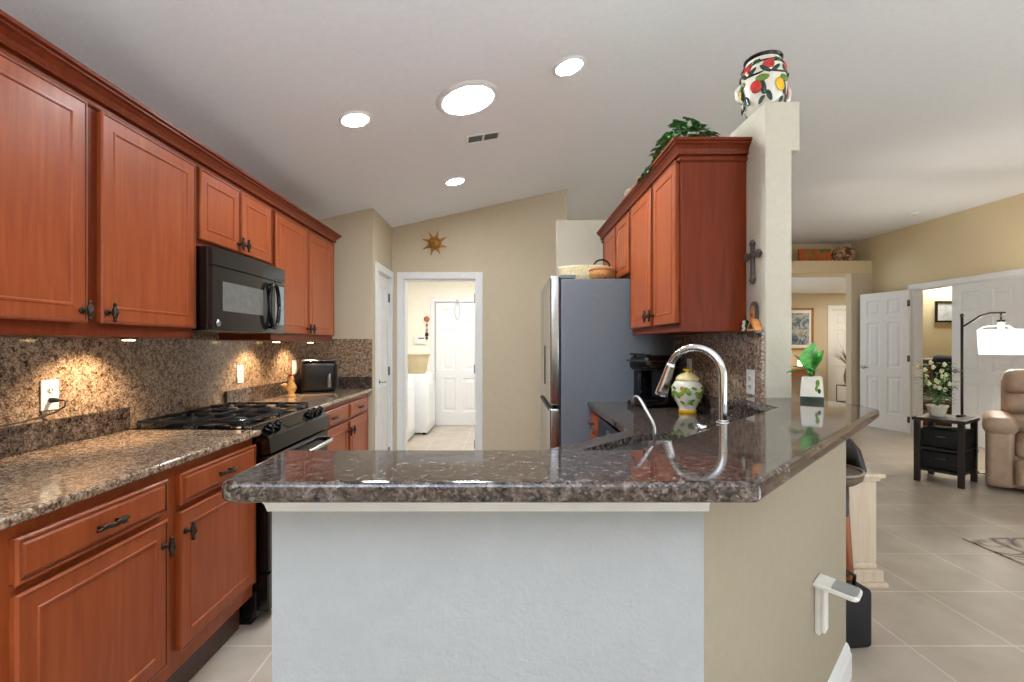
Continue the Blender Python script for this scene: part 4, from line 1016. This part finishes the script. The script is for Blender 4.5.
cushion('backrest', -.32, .32, .02, .20, -.1, .62, m=bm_, rad=.07)
cushion('back_cushion', -.30, .30, -.09, .10, .02, .23, m=bm_, rad=.085)
cushion('back_cushion', -.31, .31, -.10, .10, .22, .43, m=bm_, rad=.085)
cushion('head_cushion', -.31, .31, -.11, .12, .42, .66, m=bm_, rad=.085)
b = MB(); b.tube([(-.40, .44, .006), (-.44, .36, .006), (-.48, .33, .006), (-.50, .33, .12), (-.48, .36, .24)], .005); o = b.build('recliner_cable', M_rubber, r)
# rug
r = MB(); r.box(3.07, 5.2, .9, 3.21, 0.001, .009, .002); o = r.build('area_rug', M_rug); tag(o, 'cream area rug with dark brush strokes on the tiles', 'rug')
# shelf niche things
p = px(816, 262, 7.98); r = thing('landscape_painting', 'long unframed orange landscape painting on the niche ledge', 'painting', (p.x, 8.0, 2.688))
b = MB(); b.box(-.27, .27, -.02, .02, 0, .225, .003, m=Matrix.Rotation(-.1, 4, 'X')); b.build('canvas', M_paint1, r)
p = px(843, 262, 8.02); r = thing('pottery_bowl', 'round striped brown pottery bowl on the niche ledge', 'pottery', (p.x, 8.02, 2.688))
b = MB(); b.lathe([(.09, 0), (.11, .012), (.165, .10), (.172, .15), (.145, .21), (.08, .255), (.07, .27), (.06, .255)], seg=32); b.build('body', M_bowl, r)
# hall things
p = px(801, 330, HY); r = thing('framed_picture', 'wood-framed blue watercolour on the hall wall', 'picture', (px(800, 329, HY).x, HY, px(800, 329, HY).z))
b = MB(); hw, hh = .30, .48
b.box(-hw, hw, -.03, 0, hh-.05, hh, .006); b.box(-hw, hw, -.03, 0, -hh, -hh+.05, .006); b.box(-hw, -hw+.05, -.03, 0, -hh, hh, .006); b.box(hw-.05, hw, -.03, 0, -hh, hh, .006); b.build('frame', M_frame, r)
MB().box(-hw+.04, hw-.04, -.016, -.002, -hh+.04, hh-.04).build('mat', M_plastic, r)
MB().box(-hw+.10, hw-.10, -.018, -.012, -hh+.12, hh-.12).build('print', M_paint2, r)
p = px(797, 390, HY-.3); r = thing('console_table', 'brown wooden console table below the hall picture', 'table', (p.x, HY-.25, 0))
MB().box(-.45, .35, -.2, .2, .74, .78, .005).build('top', M_stoolw, r)
for xx in (-.42, .28):
    for yy in (-.17, .13): MB().box(xx, xx+.04, yy, yy+.04, 0, .74).build('leg', M_stoolw, r)
MB().box(-.42, .32, -.17, .17, .62, .74).build('apron', M_stoolw, r)
r = thing('table_lamp', 'small glowing lamp standing on the hall console table', 'lamp', (px(800, 380, HY-.3).x, HY-.3, .781))
MB().lathe([(.06, 0), (.06, .01), (.02, .02), (.015, .05)], seg=20).build('base', M_gold, r); MB().lathe([(.035, .05), (.05, .09), (.042, .17), (.02, .21)], seg=20).build('globe', M_bulb, r)
r = thing('plant_stand', 'thin black metal plant stand in front of the hall door', 'stand', (px(849, 402, 10.4).x, 10.4, 0))
b = MB()
for xx in (-.16, .16):
    for yy in (-.16, .16): b.tube([(xx, yy, 0), (xx, yy, .42)], .009, seg=8)
for z in (.42, .06):
    b.tube([(-.16, -.16, z), (.16, -.16, z), (.16, .16, z), (-.16, .16, z), (-.16, -.16, z)], .009, seg=8)
b.build('frame', M_iron, r); MB().box(-.16, .16, -.16, .16, .415, .43).build('plate', M_iron, r)
r = thing('grass_vase', 'tall taupe vase of dried grass on the black metal stand', 'vase', (px(849, 402, 10.4).x, 10.4, .43))
MB().lathe([(.06, 0), (.09, .08), (.10, .2), (.07, .34), (.05, .40), (.06, .43), (.05, .43)], seg=24).build('body', plain('taupe_glaze', (120, 104, 96), .4), r)
b = MB(); random.seed(5)
for k in range(60):
    a = random.uniform(0, 2*PI); ln = random.uniform(.3, .75); sp = random.uniform(.2, 1.0)
    b.leaf((0, 0, .40), (math.cos(a)*sp, math.sin(a)*sp, .9), ln, .016, droop=.35*sp)
b.build('dried_grass', M_dry, r)
# bedroom things
r = thing('bedroom_armchair', 'brown leather armchair seen through the open double door', 'armchair', (6.84, 7.62, 0), math.radians(-35))
def lc(name, *a, rad=.06, m=None, mt=M_leatherb): b = MB(); b.box(*a, rad, 4, m=m, smooth=True); return b.build(name, mt, r)
lc('base', -.45, .45, -.40, .40, .05, .32); lc('seat', -.30, .30, -.42, .25, .30, .48)
for s in (-1, 1): lc('arm', *((.28, .48) if s > 0 else (-.48, -.28)), -.42, .40, .05, .64)
lc('backrest', -.44, .44, .20, .44, .3, 1.10, rad=.10); 
r2 = thing('throw_blanket', 'navy blanket draped over the brown bedroom armchair', 'blanket', (6.84, 7.62, 0), math.radians(-35))
b = MB(); b.box(.0, .44, .14, .48, .75, 1.14, .10, 5, smooth=True); b.box(.05, .40, .10, .2, .46, .9, .04, 4, smooth=True); b.build('cloth', M_navy, r2)
Yb = 7.35; 
r = thing('bedroom_picture', 'pale seascape in a dark frame on the yellow bedroom wall', 'picture', (7.87, 8.299, 1.885))
b = MB(); hw, hh = .41, .185
b.box(-hw, hw, -.03, 0, hh-.03, hh, .004); b.box(-hw, hw, -.03, 0, -hh, -hh+.03, .004); b.box(-hw, -hw+.03, -.03, 0, -hh, hh, .004); b.box(hw-.03, hw, -.03, 0, -hh, hh, .004); b.build('frame', M_dkwood, r)
MB().box(-hw+.02, hw-.02, -.014, -.002, -hh+.02, hh-.02).build('print', M_paint3, r)
